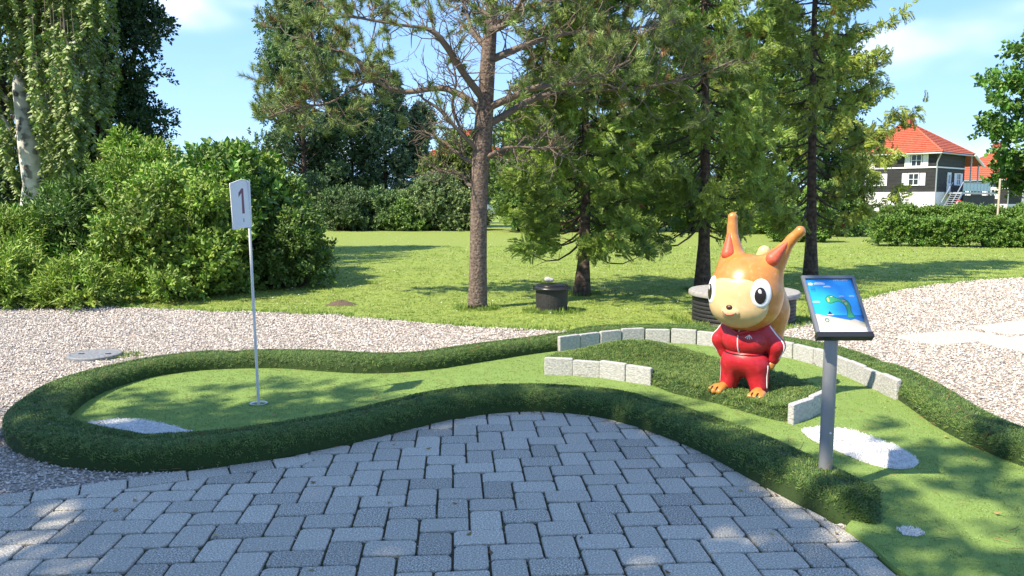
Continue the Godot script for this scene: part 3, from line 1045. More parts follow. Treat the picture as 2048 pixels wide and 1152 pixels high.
func golf_lane() -> void:
	var t := thing("mini_golf_hole", "curving artificial turf golf lane with raised dark green edging", "golf hole")
	part("putting_surface", sheet(lane_poly, 0.02, mats.putting, 0.03), t)
	var kh := 0.138
	var n := kerb.size()
	var prof := 13
	var b := MB.new()
	for i in n:
		for k in prof:
			var p := kerb_point(i, PI * k / (prof - 1.0), kh)
			p += Vector3(0, -0.012 if k == 0 or k == prof - 1 else 0.006 * sin(i * 0.37) * sin(k * 0.5), 0)
			b.add(p)
	for i in n - 1:
		for k in prof - 1:
			b.quad(i * prof + k, i * prof + k + 1, (i + 1) * prof + k + 1, (i + 1) * prof + k)
	# rounded near end
	var tip := b.add(Vector3(kerb[0].x + 0.03, 0.0, kerb[0].y + 0.13))
	for k in prof - 1: b.tri(tip, k + 1, k)
	var roll := part("edging_roll", b.mesh(mats.turf), t)
	var blade := tuft_mesh(mats.turf_blade, 7, 0.019, 0.013, 0.0014, 9)
	var sc := Scatter.new()
	for i in 62000:
		var k := rng.randi() % (n - 1)
		var p2 := kerb[k]
		if p2.y < -5.6 and rng.randf() < 0.25: continue
		var a := acos(rr(-1, 1))
		var p := kerb_point(k, a, kh).lerp(kerb_point(k + 1, a, kh), rng.randf())
		var f := kerb_frame(k)
		var nx := Vector3(f[1].x, 0, f[1].y)
		var nr := (nx * -cos(a) + Vector3.UP * (sin(a) + 0.45)).normalized()
		var yel := rng.randf() < 0.2
		var c := (Color(0.20, 0.26, 0.06) if yel else Color(0.09, 0.17, 0.034)) * rr(0.6, 1.4)
		sc.put(Transform3D(basis_along(nr + rdir() * 0.25, rr(0, TAU)) * Basis.from_scale(Vector3.ONE * rr(0.8, 1.25)), p - nr * 0.003), c)
	for i in 500:      # tufts closing the near end
		var a := acos(rr(-1, 1))
		var p := kerb_point(0, a, kh).lerp(Vector3(kerb[0].x + 0.03, 0, kerb[0].y + 0.13), rng.randf())
		sc.put(Transform3D(basis_along(Vector3(0.3, 0.8, 0.5) + rdir() * 0.3, rr(0, TAU)), p), Color(0.065, 0.13, 0.025) * rr(0.6, 1.4))
	scatter("turf_blades", sc, blade, roll)
	# fine pile of the putting surface
	var pile := tuft_mesh(mats.turf_blade, 8, 0.0085, 0.022, 0.0011, 10)
	var ps := Scatter.new()
	for i in 52000:
		var p := Vector2(rr(-3.1, 3.3), rr(-7.8, -2.3))
		if p.y > -3.9 and p.x < 1.2: continue
		if not Geometry2D.is_point_in_polygon(p, lane_poly): continue
		ps.put(Transform3D(Basis(Vector3.UP, rr(0, TAU)) * Basis.from_scale(Vector3.ONE * rr(0.8, 1.4)), Vector3(p.x, 0.0195, p.y)), Color(0.20, 0.30, 0.065) * rr(0.75, 1.25))
	scatter("turf_pile", ps, pile, t)
	# island mound
	var isl := spline([Vector2(0.25, -6.27), Vector2(0.48, -6.22), Vector2(0.72, -6.14), Vector2(1.02, -5.88), Vector2(1.17, -5.58), Vector2(1.39, -5.32), Vector2(1.54, -5.07), Vector2(1.71, -4.87), Vector2(1.9, -5.04), Vector2(2.06, -5.22), Vector2(2.1, -5.6), Vector2(1.92, -6.05), Vector2(1.5, -6.45), Vector2(1.0, -6.68), Vector2(0.55, -6.62), Vector2(0.3, -6.45), Vector2(0.25, -6.27)], 0.04)
	isl.remove_at(isl.size() - 1)
	var mb := MB.new()
	var ctr := Vector2(1.35, -5.85)
	var rings := 14
	var m := isl.size()
	for r in rings + 1:
		var s := float(r) / rings
		for p in isl:
			var mid := ctr
			if p.x < 1.0: mid = Vector2(0.9, -6.36)
			elif p.x > 1.6: mid = Vector2(1.72, -5.45)
			else: mid = Vector2(0.9, -6.36).lerp(Vector2(1.72, -5.45), (p.x - 1.0) / 0.6)
			var q := mid.lerp(p, s)
			var edge := 1.0 - pow(s, 14.0)
			mb.add(Vector3(q.x, 0.005 + island_h(q) * pow(maxf(edge, 0.0), 0.6), q.y))
	for r in rings:
		for i in m:
			var j := (i + 1) % m
			mb.quad(r * m + i, (r + 1) * m + i, (r + 1) * m + j, r * m + j)
	var mm := mb.mesh(mats.turf)
	var mound := part("mound", mm, t)
	var ms := Scatter.new()
	for i in 15000:
		var k := rng.randi() % (mb.ix.size() / 3) * 3
		var u := rng.randf(); var w := rng.randf()
		if u + w > 1: u = 1 - u; w = 1 - w
		var A := mb.v[mb.ix[k]]; var B := mb.v[mb.ix[k + 1]]; var C := mb.v[mb.ix[k + 2]]
		var ar := (B - A).cross(C - A).length()
		if rng.randf() > ar / 0.0022: continue
		var p := A + (B - A) * u + (C - A) * w
		ms.put(Transform3D(basis_along(mb.nn[mb.ix[k]] + Vector3(0, 0.3, 0) + rdir() * 0.3, rr(0, TAU)) * Basis.from_scale(Vector3.ONE * rr(0.9, 1.4)), p), (Color(0.20, 0.26, 0.06) if rng.randf() < 0.35 else Color(0.09, 0.17, 0.034)) * rr(0.7, 1.3))
	for i in 22000:
		var p2 := Vector2(rr(0.25, 2.1), rr(-6.65, -4.9))
		if not Geometry2D.is_point_in_polygon(p2, isl): continue
		var dd := 1.0
		for q in range(0, isl.size(), 3): dd = minf(dd, p2.distance_to(isl[q]))
		if dd < 0.045: continue
		ms.put(Transform3D(basis_along(Vector3(0, 1, 0) + rdir() * 0.4, rr(0, TAU)) * Basis.from_scale(Vector3.ONE * rr(0.9, 1.4)), Vector3(p2.x, island_h(p2), p2.y)), (Color(0.20, 0.26, 0.06) if rng.randf() < 0.35 else Color(0.09, 0.17, 0.034)) * rr(0.7, 1.3))
	scatter("turf_blades", ms, blade, mound)
	# kerb stones
	var far := spline([Vector2(0.44, -7.17), Vector2(0.83, -7.44), Vector2(1.1, -7.58), Vector2(1.38, -7.63), Vector2(1.68, -7.55), Vector2(1.95, -7.38), Vector2(2.2, -7.15), Vector2(2.4, -6.9), Vector2(2.55, -6.5), Vector2(2.62, -5.9), Vector2(2.65, -5.42)], 0.01)
	stone_row(t, far, 0.24, 0.135, 0.03)
	stone_row(t, spline([Vector2(0.26, -6.26), Vector2(0.48, -6.22), Vector2(0.72, -6.13), Vector2(1.06, -5.87)], 0.01), 0.213, 0.13, -0.022)
	stone_row(t, spline([Vector2(1.7, -4.84), Vector2(1.88, -5.0), Vector2(2.06, -5.19)], 0.01), 0.24, 0.125, -0.022)
	# white patches, tee mark, cup
	var pr := spline([Vector2(1.74, -4.69), Vector2(1.88, -4.75), Vector2(2.03, -4.68), Vector2(2.13, -4.45), Vector2(2.17, -4.24), Vector2(2.13, -4.07), Vector2(2.0, -3.99), Vector2(1.88, -4.07), Vector2(1.79, -4.3), Vector2(1.73, -4.51), Vector2(1.74, -4.69)], 0.03)
	pr.remove_at(pr.size() - 1)
	var pl := spline([Vector2(-2.75, -4.72), Vector2(-2.55, -4.9), Vector2(-2.25, -4.87), Vector2(-1.88, -4.62), Vector2(-1.85, -4.48), Vector2(-2.1, -4.38), Vector2(-2.5, -4.4), Vector2(-2.75, -4.72)], 0.03)
	pl.remove_at(pl.size() - 1)
	var tee := PackedVector2Array()
	for k in 12:
		var a := TAU * k / 12
		tee.append(Vector2(1.665 + cos(a) * 0.042 * (1.2 if k % 3 else 0.95), -3.205 + sin(a) * 0.036 * (1.15 if k % 2 else 0.9)))
	var wb := tuft_mesh(mats.chip, 6, 0.016, 0.012, 0.0018, 12)
	for poly in [pr, pl, tee]:
		var o := part("tee_mark" if poly == tee else "bunker_patch", sheet(poly, 0.025, mats.white_turf, 0.004), t)
		var s := Scatter.new()
		var r := Rect2(poly[0], Vector2.ZERO)
		for p in poly: r = r.expand(p)
		for i in (100 if poly == tee else 2200):
			var p := Vector2(rr(r.position.x, r.end.x), rr(r.position.y, r.end.y))
			if Geometry2D.is_point_in_polygon(p, poly):
				s.put(Transform3D(basis_along(Vector3.UP + rdir() * 0.5, rr(0, TAU)) * Basis.from_scale(Vector3.ONE * rr(0.7, 1.1)), Vector3(p.x, 0.024, p.y)), Color(0.80, 0.80, 0.79) * rr(0.85, 1.05))
		scatter("white_pile", s, wb, o)
	var cb := MB.new()
	cb.lathe([Vector2(0.052, 0.0205), Vector2(0.06, 0.028), Vector2(0.056, 0.029), Vector2(0.050, 0.024), Vector2(0.046, 0.012), Vector2(0.012, 0.011)], 36, Vector3(-1.72, 0, -5.31))
	part("hole_cup", cb.mesh(mats.white_enamel), t)

func stone_row(t: Node3D, line: PackedVector2Array, width: float, hgt: float, set_back: float) -> void:
	var total := 0.0
	for i in line.size() - 1: total += line[i].distance_to(line[i + 1])
	var n := int(round(total / width))
	var w := total / n
	var i0 := 0
	var acc := 0.0
	var marks := [line[0]]
	var want := w
	for i in line.size() - 1:
		acc += line[i].distance_to(line[i + 1])
		if acc >= want - 1e-4:
			marks.append(line[i + 1]); want += w
	while marks.size() < n + 1: marks.append(line[line.size() - 1])
	for i in n:
		var a: Vector2 = marks[i]; var c: Vector2 = marks[i + 1]
		var d := (c - a).normalized()
		var nr := Vector2(-d.y, d.x)
		var side := signf(nr.dot((a + c) * 0.5 - Vector2(1.2, -6.0))) if set_back > 0 else signf(nr.dot(Vector2(1.3, -6.1) - (a + c) * 0.5))
		var tb := nr * 0.042 * rr(0.9, 1.1)
		a += d * 0.003; c -= d * 0.003
		var j := nr * (rr(-0.005, 0.005) + side * set_back)
		var e := d * 0.008
		var q := nr * 0.008
		var hf := tb * 0.5
		var poly := PackedVector2Array([a + j - hf + q, a + j - hf + e, c + j - hf - e, c + j - hf + q, c + j + hf - q, c + j + hf - e, a + j + hf + e, a + j + hf - q])
		part("kerb_stone", stone_prism(poly, -0.02, 0.02 + hgt + rr(-0.006, 0.008), 0.009, mats.concrete), t)

func buildings() -> void:
	house("dark timber house with red tiled hip roof, white plinth and outside stair", Vector3(44.6, 0, -85), Vector3(-0.67, 0, -0.74), Vector3(0.74, 0, -0.67), 9.6, 8.2, 2.05, 4.65, 6.15, 9.6, 1.0, true)
	house("low red roofed house beyond the maple tree", Vector3(66.5, 0, -108), Vector3(-0.5, 0, -0.87), Vector3(0.87, 0, -0.5), 10.0, 12.0, 0.6, 2.7, 3.9, 8.2, 0.0, false)
	house("red roofed house glimpsed behind the pine trunk", Vector3(-3.0, 0, -74), Vector3(-0.8, 0, -0.6), Vector3(0.6, 0, -0.8), 8.0, 7.0, 0.8, 3.3, 4.9, 7.0, 0.0, false)
	# round road sign and lamp post near the house
	var s := thing("road_sign", "small round white road sign with red rim near the dark house", "sign", Vector3(36.9, 0, -66.5))
	var b := MB.new(); b.tube([Vector3(0, -0.1, 0), Vector3(0, 1.25, 0)], [0.03, 0.03], 8)
	part("post", b.mesh(mats.galv), s)
	var rim := MB.new(); rim.tube([Vector3(0, 0.95, 0.03), Vector3(0, 0.95, 0.06)], [0.31, 0.31], 28)
	part("rim", rim.mesh(mat(lin(0.55, 0.03, 0.03), 0.5), false), s)
	var face := MB.new(); face.tube([Vector3(0, 0.95, 0.05), Vector3(0, 0.95, 0.066)], [0.22, 0.22], 28)
	part("face", face.mesh(mats.white_paint, false), s)
	var bar := MB.new()
	bar.box(Vector3(-0.06, 0.95, 0.07), Vector3(0.03, 0.14, 0.008)); bar.box(Vector3(0.06, 0.95, 0.07), Vector3(0.09, 0.14, 0.008))
	part("number", bar.mesh(mats.black_plastic, false), s)
	var lp := MB.new(); lp.tube([Vector3(0, -0.1, 0), Vector3(0, 3.2, 0), Vector3(0, 3.4, 0)], [0.07, 0.05, 0.05], 10)
	solo("pole", lp.mesh(mats.galv), "slim grey pole standing behind the hedge beside the maple tree", "pole", Vector3(25.4, 0, -40))

func broad(sd: int, n: int, ln: float, lf: float, w: float) -> ArrayMesh:
	return sprig_mesh(mats.leaf, n, ln, lf, w, sd)

func woods() -> void:
	var small := broad(41, 8, 0.22, 0.1, 0.32)
	var mid := broad(42, 10, 0.3, 0.12, 0.36)
	var big := broad(43, 9, 0.34, 0.17, 0.42)
	var pointed := broad(44, 11, 0.26, 0.12, 0.2)
	var dark := Color(0.075, 0.13, 0.04)
	var green := Color(0.12, 0.21, 0.038)
	var fresh := Color(0.19, 0.29, 0.042)
	# --- shrubs at the left of the lawn
	var sh := [
		["wide dense shrub with glossy leaves behind the flag", 340, 11.9, 1.15, 1.65, fresh * 0.95, 5200],
		["tall arching shrub rising behind the wide glossy one", 445, 13.2, 1.1, 2.05, green * 1.15, 4200],
		["shrub with pointed upright shoots beside the lawn", 540, 13.9, 0.95, 1.7, green, 4000],
		["loose light green shrub with a wild tip under the birch", 285, 13.4, 1.0, 2.3, fresh * 1.05, 3200],
		["low dark shrub leaning over the lawn edge", 580, 13.0, 0.55, 1.05, green * 0.8, 1700],
		["dark shrub filling the gap below the birch", 170, 12.6, 0.95, 1.5, green * 0.9, 2600],
		["upright yellow green shrub in the shrub row", 500, 15.2, 0.9, 2.1, fresh * 1.0, 2400],
	]
	for q in sh:
		var p := at_depth(q[1], 500, q[2])
		leafy("shrub", {label = q[0], cat = "shrub", group = "shrubs beside the lawn", at = Vector3(p.x, -0.03, p.z), h = q[4], b = 0.12, r = q[3], kind = 2, clumps = 46, cr = 0.3, n = q[6] * 0.75, s = 0.78, shoots = 26, col = q[5], vary = 0.3, trunk = 0.016, bark = mats.dark_bark, mesh = [small, mid, small, pointed, small, pointed, mid][sh.find(q)], shrub = true})
	# --- tall weeds in front of them
	var weed := sprig_mesh(mats.leaf, 12, 0.3, 0.11, 0.16, 51)
	var wl := ["nettle clump with narrow leaves at the gravel edge", "tall yellow green weed clump below the birch", "broad weed clump beside the dense shrub", "short leafy weed clump spilling over the gravel", "pale weed clump in front of the nettles"]
	var wp := [[35, 575, 1.05, 0.75, 1500], [110, 560, 1.15, 0.8, 1700], [185, 555, 1.0, 0.65, 1300], [150, 600, 0.42, 0.5, 800], [15, 600, 0.6, 0.5, 800]]
	for i in 5:
		var p := gp(wp[i][0], wp[i][1] + 10)
		leafy("weed_clump", {label = wl[i], cat = "weeds", group = "weeds at the gravel edge", at = Vector3(p.x, -0.03, p.z), h = wp[i][2], b = 0.08, r = wp[i][3], kind = 2, clumps = 34, cr = 0.2, n = wp[i][4], s = 0.7, shoots = 22, col = Color(0.23, 0.335, 0.045), vary = 0.3, trunk = 0.006, bark = mats.twig, mesh = weed, shrub = true})
	# --- far trees and bushes round the lawn
	var far := [
		# label, px, depth, height, bottom, radius, kind, colour, sprigs, clumps, clump radius
		["tall pointed poplar with dark bluish leaves", 612, 41, 12.9, 0.9, 3.1, 1, Color(0.095, 0.16, 0.06), 9500, 120, 0.75],
		["grey green willow like tree beyond the lawn", 775, 43, 8.0, 0.6, 1.7, 1, Color(0.13, 0.19, 0.095), 4500, 60, 0.6],
		["slender grey green tree next to the willow like one", 845, 44, 6.3, 0.5, 1.2, 1, Color(0.125, 0.18, 0.085), 3000, 46, 0.55],
		["dark broadleaf tree between poplar and willow", 700, 43, 6.4, 0.3, 2.0, 0, dark, 4600, 60, 0.7],
		["yellow green tree behind the pine trunk", 915, 40, 4.3, 0.4, 1.5, 0, Color(0.15, 0.20, 0.045), 3800, 46, 0.6],
		["broadleaf tree closing the lawn behind the first thuja", 1080, 36, 6.5, 0.4, 2.3, 0, green, 5200, 70, 0.75],
		["sunlit broadleaf tree behind the middle thuja", 1235, 37, 8.6, 0.5, 2.4, 0, Color(0.12, 0.20, 0.04), 6200, 80, 0.8],
		["tall broadleaf tree with bright leaves between the thujas", 1380, 35, 9.6, 0.5, 2.5, 0, Color(0.13, 0.215, 0.04), 6500, 80, 0.8],
		["wide broadleaf tree behind the rear thuja", 1530, 34, 9.0, 0.5, 2.5, 0, Color(0.14, 0.22, 0.04), 6500, 80, 0.8],
		["slim broadleaf tree at the end of the hedge", 1650, 36, 7.8, 0.5, 1.7, 0, Color(0.12, 0.20, 0.04), 4200, 56, 0.7],
	]
	for q in far:
		var p := at_depth(q[1], 460, q[2])
		leafy("broadleaf_tree", {label = q[0], cat = "tree", group = "trees around the far lawn", at = Vector3(p.x, -0.03, p.z), h = q[3], b = q[4], r = q[5], kind = q[6], clumps = q[9], cr = q[10], n = q[8], s = 0.95, col = q[7], vary = 0.3, trunk = 0.14, bark = mats.dark_bark, mesh = mid})
	var low := [
		["round grey green bush at the far lawn edge", 868, 36.2, 1.45, 2.3, Color(0.16, 0.23, 0.09)],
		["dark bush under the poplar", 690, 36, 1.6, 1.7, dark],
		["dark bush beside the round grey green one", 770, 36.5, 1.3, 1.6, dark * 1.2],
		["pale bush against the pine trunk", 925, 36, 0.9, 1.5, Color(0.17, 0.23, 0.085)],
		["small bright bush beside the round grey green one", 815, 35.6, 0.7, 1.1, green],
		["low bush under the first thuja's branches", 1050, 35, 1.6, 2.2, green],
		["sprawling bush behind the first thuja trunk", 1170, 35, 1.7, 1.9, green * 1.1],
		["bush between first and middle thuja", 1290, 34.5, 1.7, 2.1, fresh * 0.7],
		["bush behind the statue's ears", 1440, 34, 1.6, 1.8, fresh * 0.8],
		["sunlit low bush left of the rear thuja trunk", 1540, 33, 1.3, 1.4, fresh],
		["bush where the hedge begins", 1660, 31, 1.5, 1.9, green * 1.2],
		["thick bush under the slender poplar's flank", 560, 37, 1.9, 2.3, green * 0.8],
	]
	for q in low:
		var p := at_depth(q[1], 460, q[2])
		leafy("bush", {label = q[0], cat = "bush", group = "bushes around the far lawn", at = Vector3(p.x, -0.03, p.z), h = q[4], b = 0.1, r = q[3], kind = 2, clumps = 40, cr = 0.42, n = 2600, s = 0.8, col = q[5], vary = 0.3, trunk = 0.03, bark = mats.dark_bark, mesh = mid, shrub = true})
	# tree behind the birch, its shade put into the dark leaf colour
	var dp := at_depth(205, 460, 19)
	leafy("broadleaf_tree", {label = "dense tree behind the weeping birch, leaf colour darkened for shade", cat = "tree", group = "trees left of the lawn", at = Vector3(dp.x, -0.03, dp.z), h = 10.0, b = 1.0, r = 1.5, kind = 0, clumps = 130, cr = 0.62, n = 11000, s = 0.75, col = Color(0.035, 0.078, 0.022), vary = 0.3, trunk = 0.2, bark = mats.dark_bark, mesh = mid})
	dp = at_depth(20, 460, 21)  # outer tree: leaves coloured dark to stand for shade as well
	leafy("broadleaf_tree", {label = "tree at the outer side of the weeping birch, shade put into its leaf colour", cat = "tree", group = "trees left of the lawn", at = Vector3(dp.x, -0.03, dp.z), h = 9.0, b = 0.6, r = 2.0, kind = 0, clumps = 90, cr = 0.7, n = 7500, s = 0.8, col = Color(0.04, 0.085, 0.026), vary = 0.3, trunk = 0.2, bark = mats.dark_bark, mesh = mid})
	# hedge by the parking
	var hl := ["clipped green hedge in front of the dark house", "short clipped hedge end beyond the rear thuja", "second hedge row along the road by the house"]
	var hd := [[10.95, -24.3, 24.0, -21.2, 0.76, 15000], [8.6, -26.6, 10.35, -26.2, 0.9, 3000], [14.5, -31.5, 30.0, -28.0, 0.98, 9000]]
	for i in 3:
		var A := Vector3(hd[i][0], 0, hd[i][1]); var B := Vector3(hd[i][2], 0, hd[i][3])
		var t := thing("hedge", hl[i], "hedge", Vector3(A.x, -0.03, A.z), 0.0, "hedges by the road")
		var w := MB.new(); var sc := Scatter.new()
		var d := (B - A); var nr := d.normalized().cross(Vector3.UP)
		var hh: float = hd[i][4]
		var core := MB.new()
		for k in int(d.length() / 0.35):
			var p := d.normalized() * (k * 0.35 + rr(0, 0.3)) + nr * rr(-0.2, 0.2)
			limb(w, p, p + Vector3(rr(-0.2, 0.2), hh * 0.9, 0), 0.02, 0.006, 0.0, 4)
		for k in hd[i][5]:
			var u := rng.randf()
			var y := hh * (1.0 - pow(rng.randf(), 1.6) * 0.97)
			var bump := 0.06 * sin(u * 41.0) + 0.05 * sin(u * 97.0 + y * 3.0)
			var p := d * u + nr * (rr(-1, 1) * (0.36 + bump)) + Vector3(0, y + bump, 0)
			var ax := (Vector3(0, 0.9, 0) + rdir()).normalized()
			var v := rr(0.65, 1.35)
			sc.put(Transform3D(basis_along(ax, rr(0, TAU)).scaled(Vector3.ONE * rr(0.6, 1.0) * (1.0 if i == 0 else 1.2)), p), Color(0.115 * v * rr(0.85, 1.2), 0.215 * v, 0.03 * v))
		part("stems", w.mesh(mats.dark_bark), t)
		scatter("foliage", sc, small, t)
	# young maple at the right
	var mp := Vector3(16.4, -0.03, -25.6)
	leafy("maple_tree", {label = "young maple with large loose leaves behind the hedge", cat = "tree", at = mp, h = 6.5, b = 1.7, r = 1.55, kind = 0, clumps = 40, cr = 0.4, n = 1000, s = 0.95, col = Color(0.10, 0.21, 0.035), vary = 0.3, trunk = 0.07, bark = mats.twig, mesh = big})
	var stake := MB.new(); stake.tube([Vector3(0, -0.05, 0), Vector3(0, 2.0, 0)], [0.035, 0.03], 7)
	solo("stake", stake.mesh(mat(lin(0.5, 0.42, 0.3), 0.9)), "pale thin wooden stake beside the young maple", "stake", Vector3(15.0, 0, -24.8))

func pine() -> void:
	var base := Vector3(-0.45, -0.03, -10.42)
	var D := 10.42
	var t := thing("pine_tree", "tall pine with rough bare trunk and spreading half dead branches", "tree", base)
	var pts := []; var rad := []
	for q in [[955, 615, 21], [955, 606, 19.5], [956, 520, 17.5], [958, 420, 16.5], [961, 320, 17], [966, 260, 18.5], [971, 190, 16], [976, 110, 14.5], [984, 10, 12.5], [990, -120, 11], [1000, -320, 8], [1008, -560, 4]]:
		pts.append(at_depth(q[0], q[1], D) - base); rad.append(q[2] / 1600.0 * D)
	var tb := MB.new(); tb.tube(pts, rad, 18)
	for i in tb.v.size():      # bark plates and bulges
		var v := tb.v[i]
		tb.v[i] = v + Vector3(sin(v.y * 23 + v.x * 60), 0, cos(v.y * 19 + v.z * 70)) * 0.006
	part("trunk", tb.mesh(mats.bark), t)
	# main branches: [start px, points..., depth offsets, live from fraction]
	var br := [
		[[966, 238, 0], [945, 205, .1], [900, 180, .3], [860, 178, .4], [815, 184, .5], [780, 176, .5], [745, 160, .6], [715, 172, .7], [660, 205, .8], [600, 215, .8], [548, 228, .8]],
		[[745, 160, .6], [725, 130, .6], [690, 105, .7], [650, 95, .7], [600, 70, .8]],
		[[968, 200, 0], [930, 150, -.2], [895, 95, -.4], [860, 60, -.5], [800, 50, -.6], [740, 40, -.7], [690, 30, -.7]],
		[[978, 100, 0], [945, 60, .2], [930, 10, .3], [915, -50, .4]],
		[[972, 290, 0], [940, 285, .2], [918, 250, .3], [905, 210, .3], [912, 160, .2], [900, 110, .2]],
		[[975, 250, 0], [1010, 230, .2], [1050, 205, .5], [1100, 188, .7], [1160, 180, .8], [1230, 180, .8], [1310, 172, .7], [1400, 150, .7], [1470, 120, .6]],
		[[978, 215, 0], [1020, 196, -.2], [1060, 178, -.4], [1100, 172, -.6], [1180, 160, -.8], [1260, 120, -.9]],
		[[982, 120, 0], [1040, 95, .1], [1090, 78, .3], [1150, 65, .4], [1250, 62, .5], [1350, 40, .5]],
		[[986, 60, 0], [1030, 30, .2], [1100, 0, .3], [1200, -30, .3], [1300, -40, .2]],
		[[958, 330, 0], [930, 318, .2], [895, 290, .4], [870, 272, .5], [845, 262, .6]],
		[[960, 305, 0], [925, 270, -.2], [880, 220, -.3], [850, 200, -.3], [840, 190, -.3]],
		[[968, 318, 0], [1000, 305, .2], [1040, 292, .3], [1075, 275, .4], [1095, 260, .5]],
		[[965, 320, 0], [1010, 296, -.2], [1060, 295, -.3], [1130, 298, -.4]],
		[[958, 375, 0], [935, 368, .1], [925, 350, .2], [880, 345, .3]],
		[[988, -20, 0], [930, -60, .5], [850, -80, .8], [760, -60, 1.0], [690, -30, 1.1], [640, 5, 1.2]],
		[[988, -40, 0], [1060, -90, -.5], [1150, -110, -.9], [1240, -90, -1.1]],
		[[985, 40, 0], [960, 20, .8], [930, 0, 1.4], [890, -30, 1.9]],
		[[983, 60, 0], [1010, 50, -.8], [1040, 10, -1.5], [1060, -40, -2.0]],
		[[996, -200, 0], [900, -260, .4], [800, -300, .6]],
		[[996, -220, 0], [1100, -300, -.4], [1220, -330, -.6]],
		[[1000, -320, 0], [960, -420, .4], [900, -470, .5]],
		[[1002, -360, 0], [1080, -450, -.3], [1130, -500, -.3]],
	]
	var needles := [needle_mesh(mats.needle, 61), needle_mesh(mats.needle, 62)]
	var sc := Scatter.new()
	for k in br.size():
		var b := MB.new()
		var p := []; var r := []
		var n: int = br[k].size()
		var dead: bool = k in [9, 10, 11, 12, 13, 4]
		for i in n:
			var q: Array = br[k][i]
			p.append(at_depth(q[0], q[1], D + q[2]) - base)
			r.append(lerpf(0.052 if not dead else 0.03, 0.012, float(i) / (n - 1)))
		var cv := Curve3D.new()
		for i in n:
			var tg: Vector3 = (p[mini(i + 1, n - 1)] - p[maxi(i - 1, 0)]) * 0.18
			cv.add_point(p[i], -tg, tg)
		var cp := cv.tessellate(3, 6)
		var cr := []
		for i in cp.size(): cr.append(lerpf(r[0], r[n - 1], pow(float(i) / (cp.size() - 1), 0.8)))
		b.tube(Array(cp), cr, 7)
		# side twigs, most of them bare near the trunk
		var len := cv.get_baked_length()
		var cnt := int(len * 17) + 4
		for i in cnt:
			var u := pow(rng.randf(), 0.75)
			var o := cv.sample_baked(u * len)
			var tn := (cv.sample_baked(minf(len, u * len + 0.1)) - o).normalized()
			if tn.length() < 0.5: tn = (o - cv.sample_baked(u * len - 0.1)).normalized()
			var d := (tn * rr(0.2, 1.0) + rdir() * 0.9 + Vector3(0, rr(-0.15, 0.55), 0)).normalized()
			twig(b, sc, o, d, rr(0.22, 0.7) * (0.6 if dead else 1.0), 0.009, 2, base, dead)
		part("branch", b.mesh(mats.twig), t)
	scatter("needle_crown", sc, needles[0], t)

func twig(b: MB, sc: Scatter, from: Vector3, dir: Vector3, ln: float, r: float, depth: int, base: Vector3, dead: bool) -> void:
	var pts := [from]; var rad := [r]
	var p := from
	var d := dir
	for i in 4:
		d = (d + rdir() * 0.38 + Vector3(0, 0.07, 0)).normalized()
		p += d * ln / 4
		pts.append(p); rad.append(r * (1.0 - 0.2 * (i + 1)) + 0.001)
		if depth > 0 and i > 0 and rng.randf() < 0.62:
			twig(b, sc, p, (d + rdir() * 0.9).normalized(), ln * rr(0.4, 0.65), r * 0.6, depth - 1, base, dead)
	b.tube(pts, rad, 4, false)
	var away := Vector2(p.x, p.z).length()
	var live := smoothstep(0.75, 1.7, away + maxf(p.y - 3.6, 0.0) * 0.6)
	live *= 0.62
	if p.x > 0: live *= 0.6
	if dead: live = 0.03
	if rng.randf() < live:
		for j in (2 if depth == 0 else 3):
			var at: Vector3 = (pts[4] as Vector3).lerp(pts[2], j * 0.42)
			var c := Color(0.22, 0.30, 0.08) * rr(0.6, 1.3)
			if rng.randf() < 0.07: c = Color(0.22, 0.12, 0.05)
			sc.put(Transform3D(basis_along(d + rdir() * 0.3 + Vector3(0, 0.25, 0), rr(0, TAU)).scaled(Vector3.ONE * rr(0.8, 1.2)), at), c)

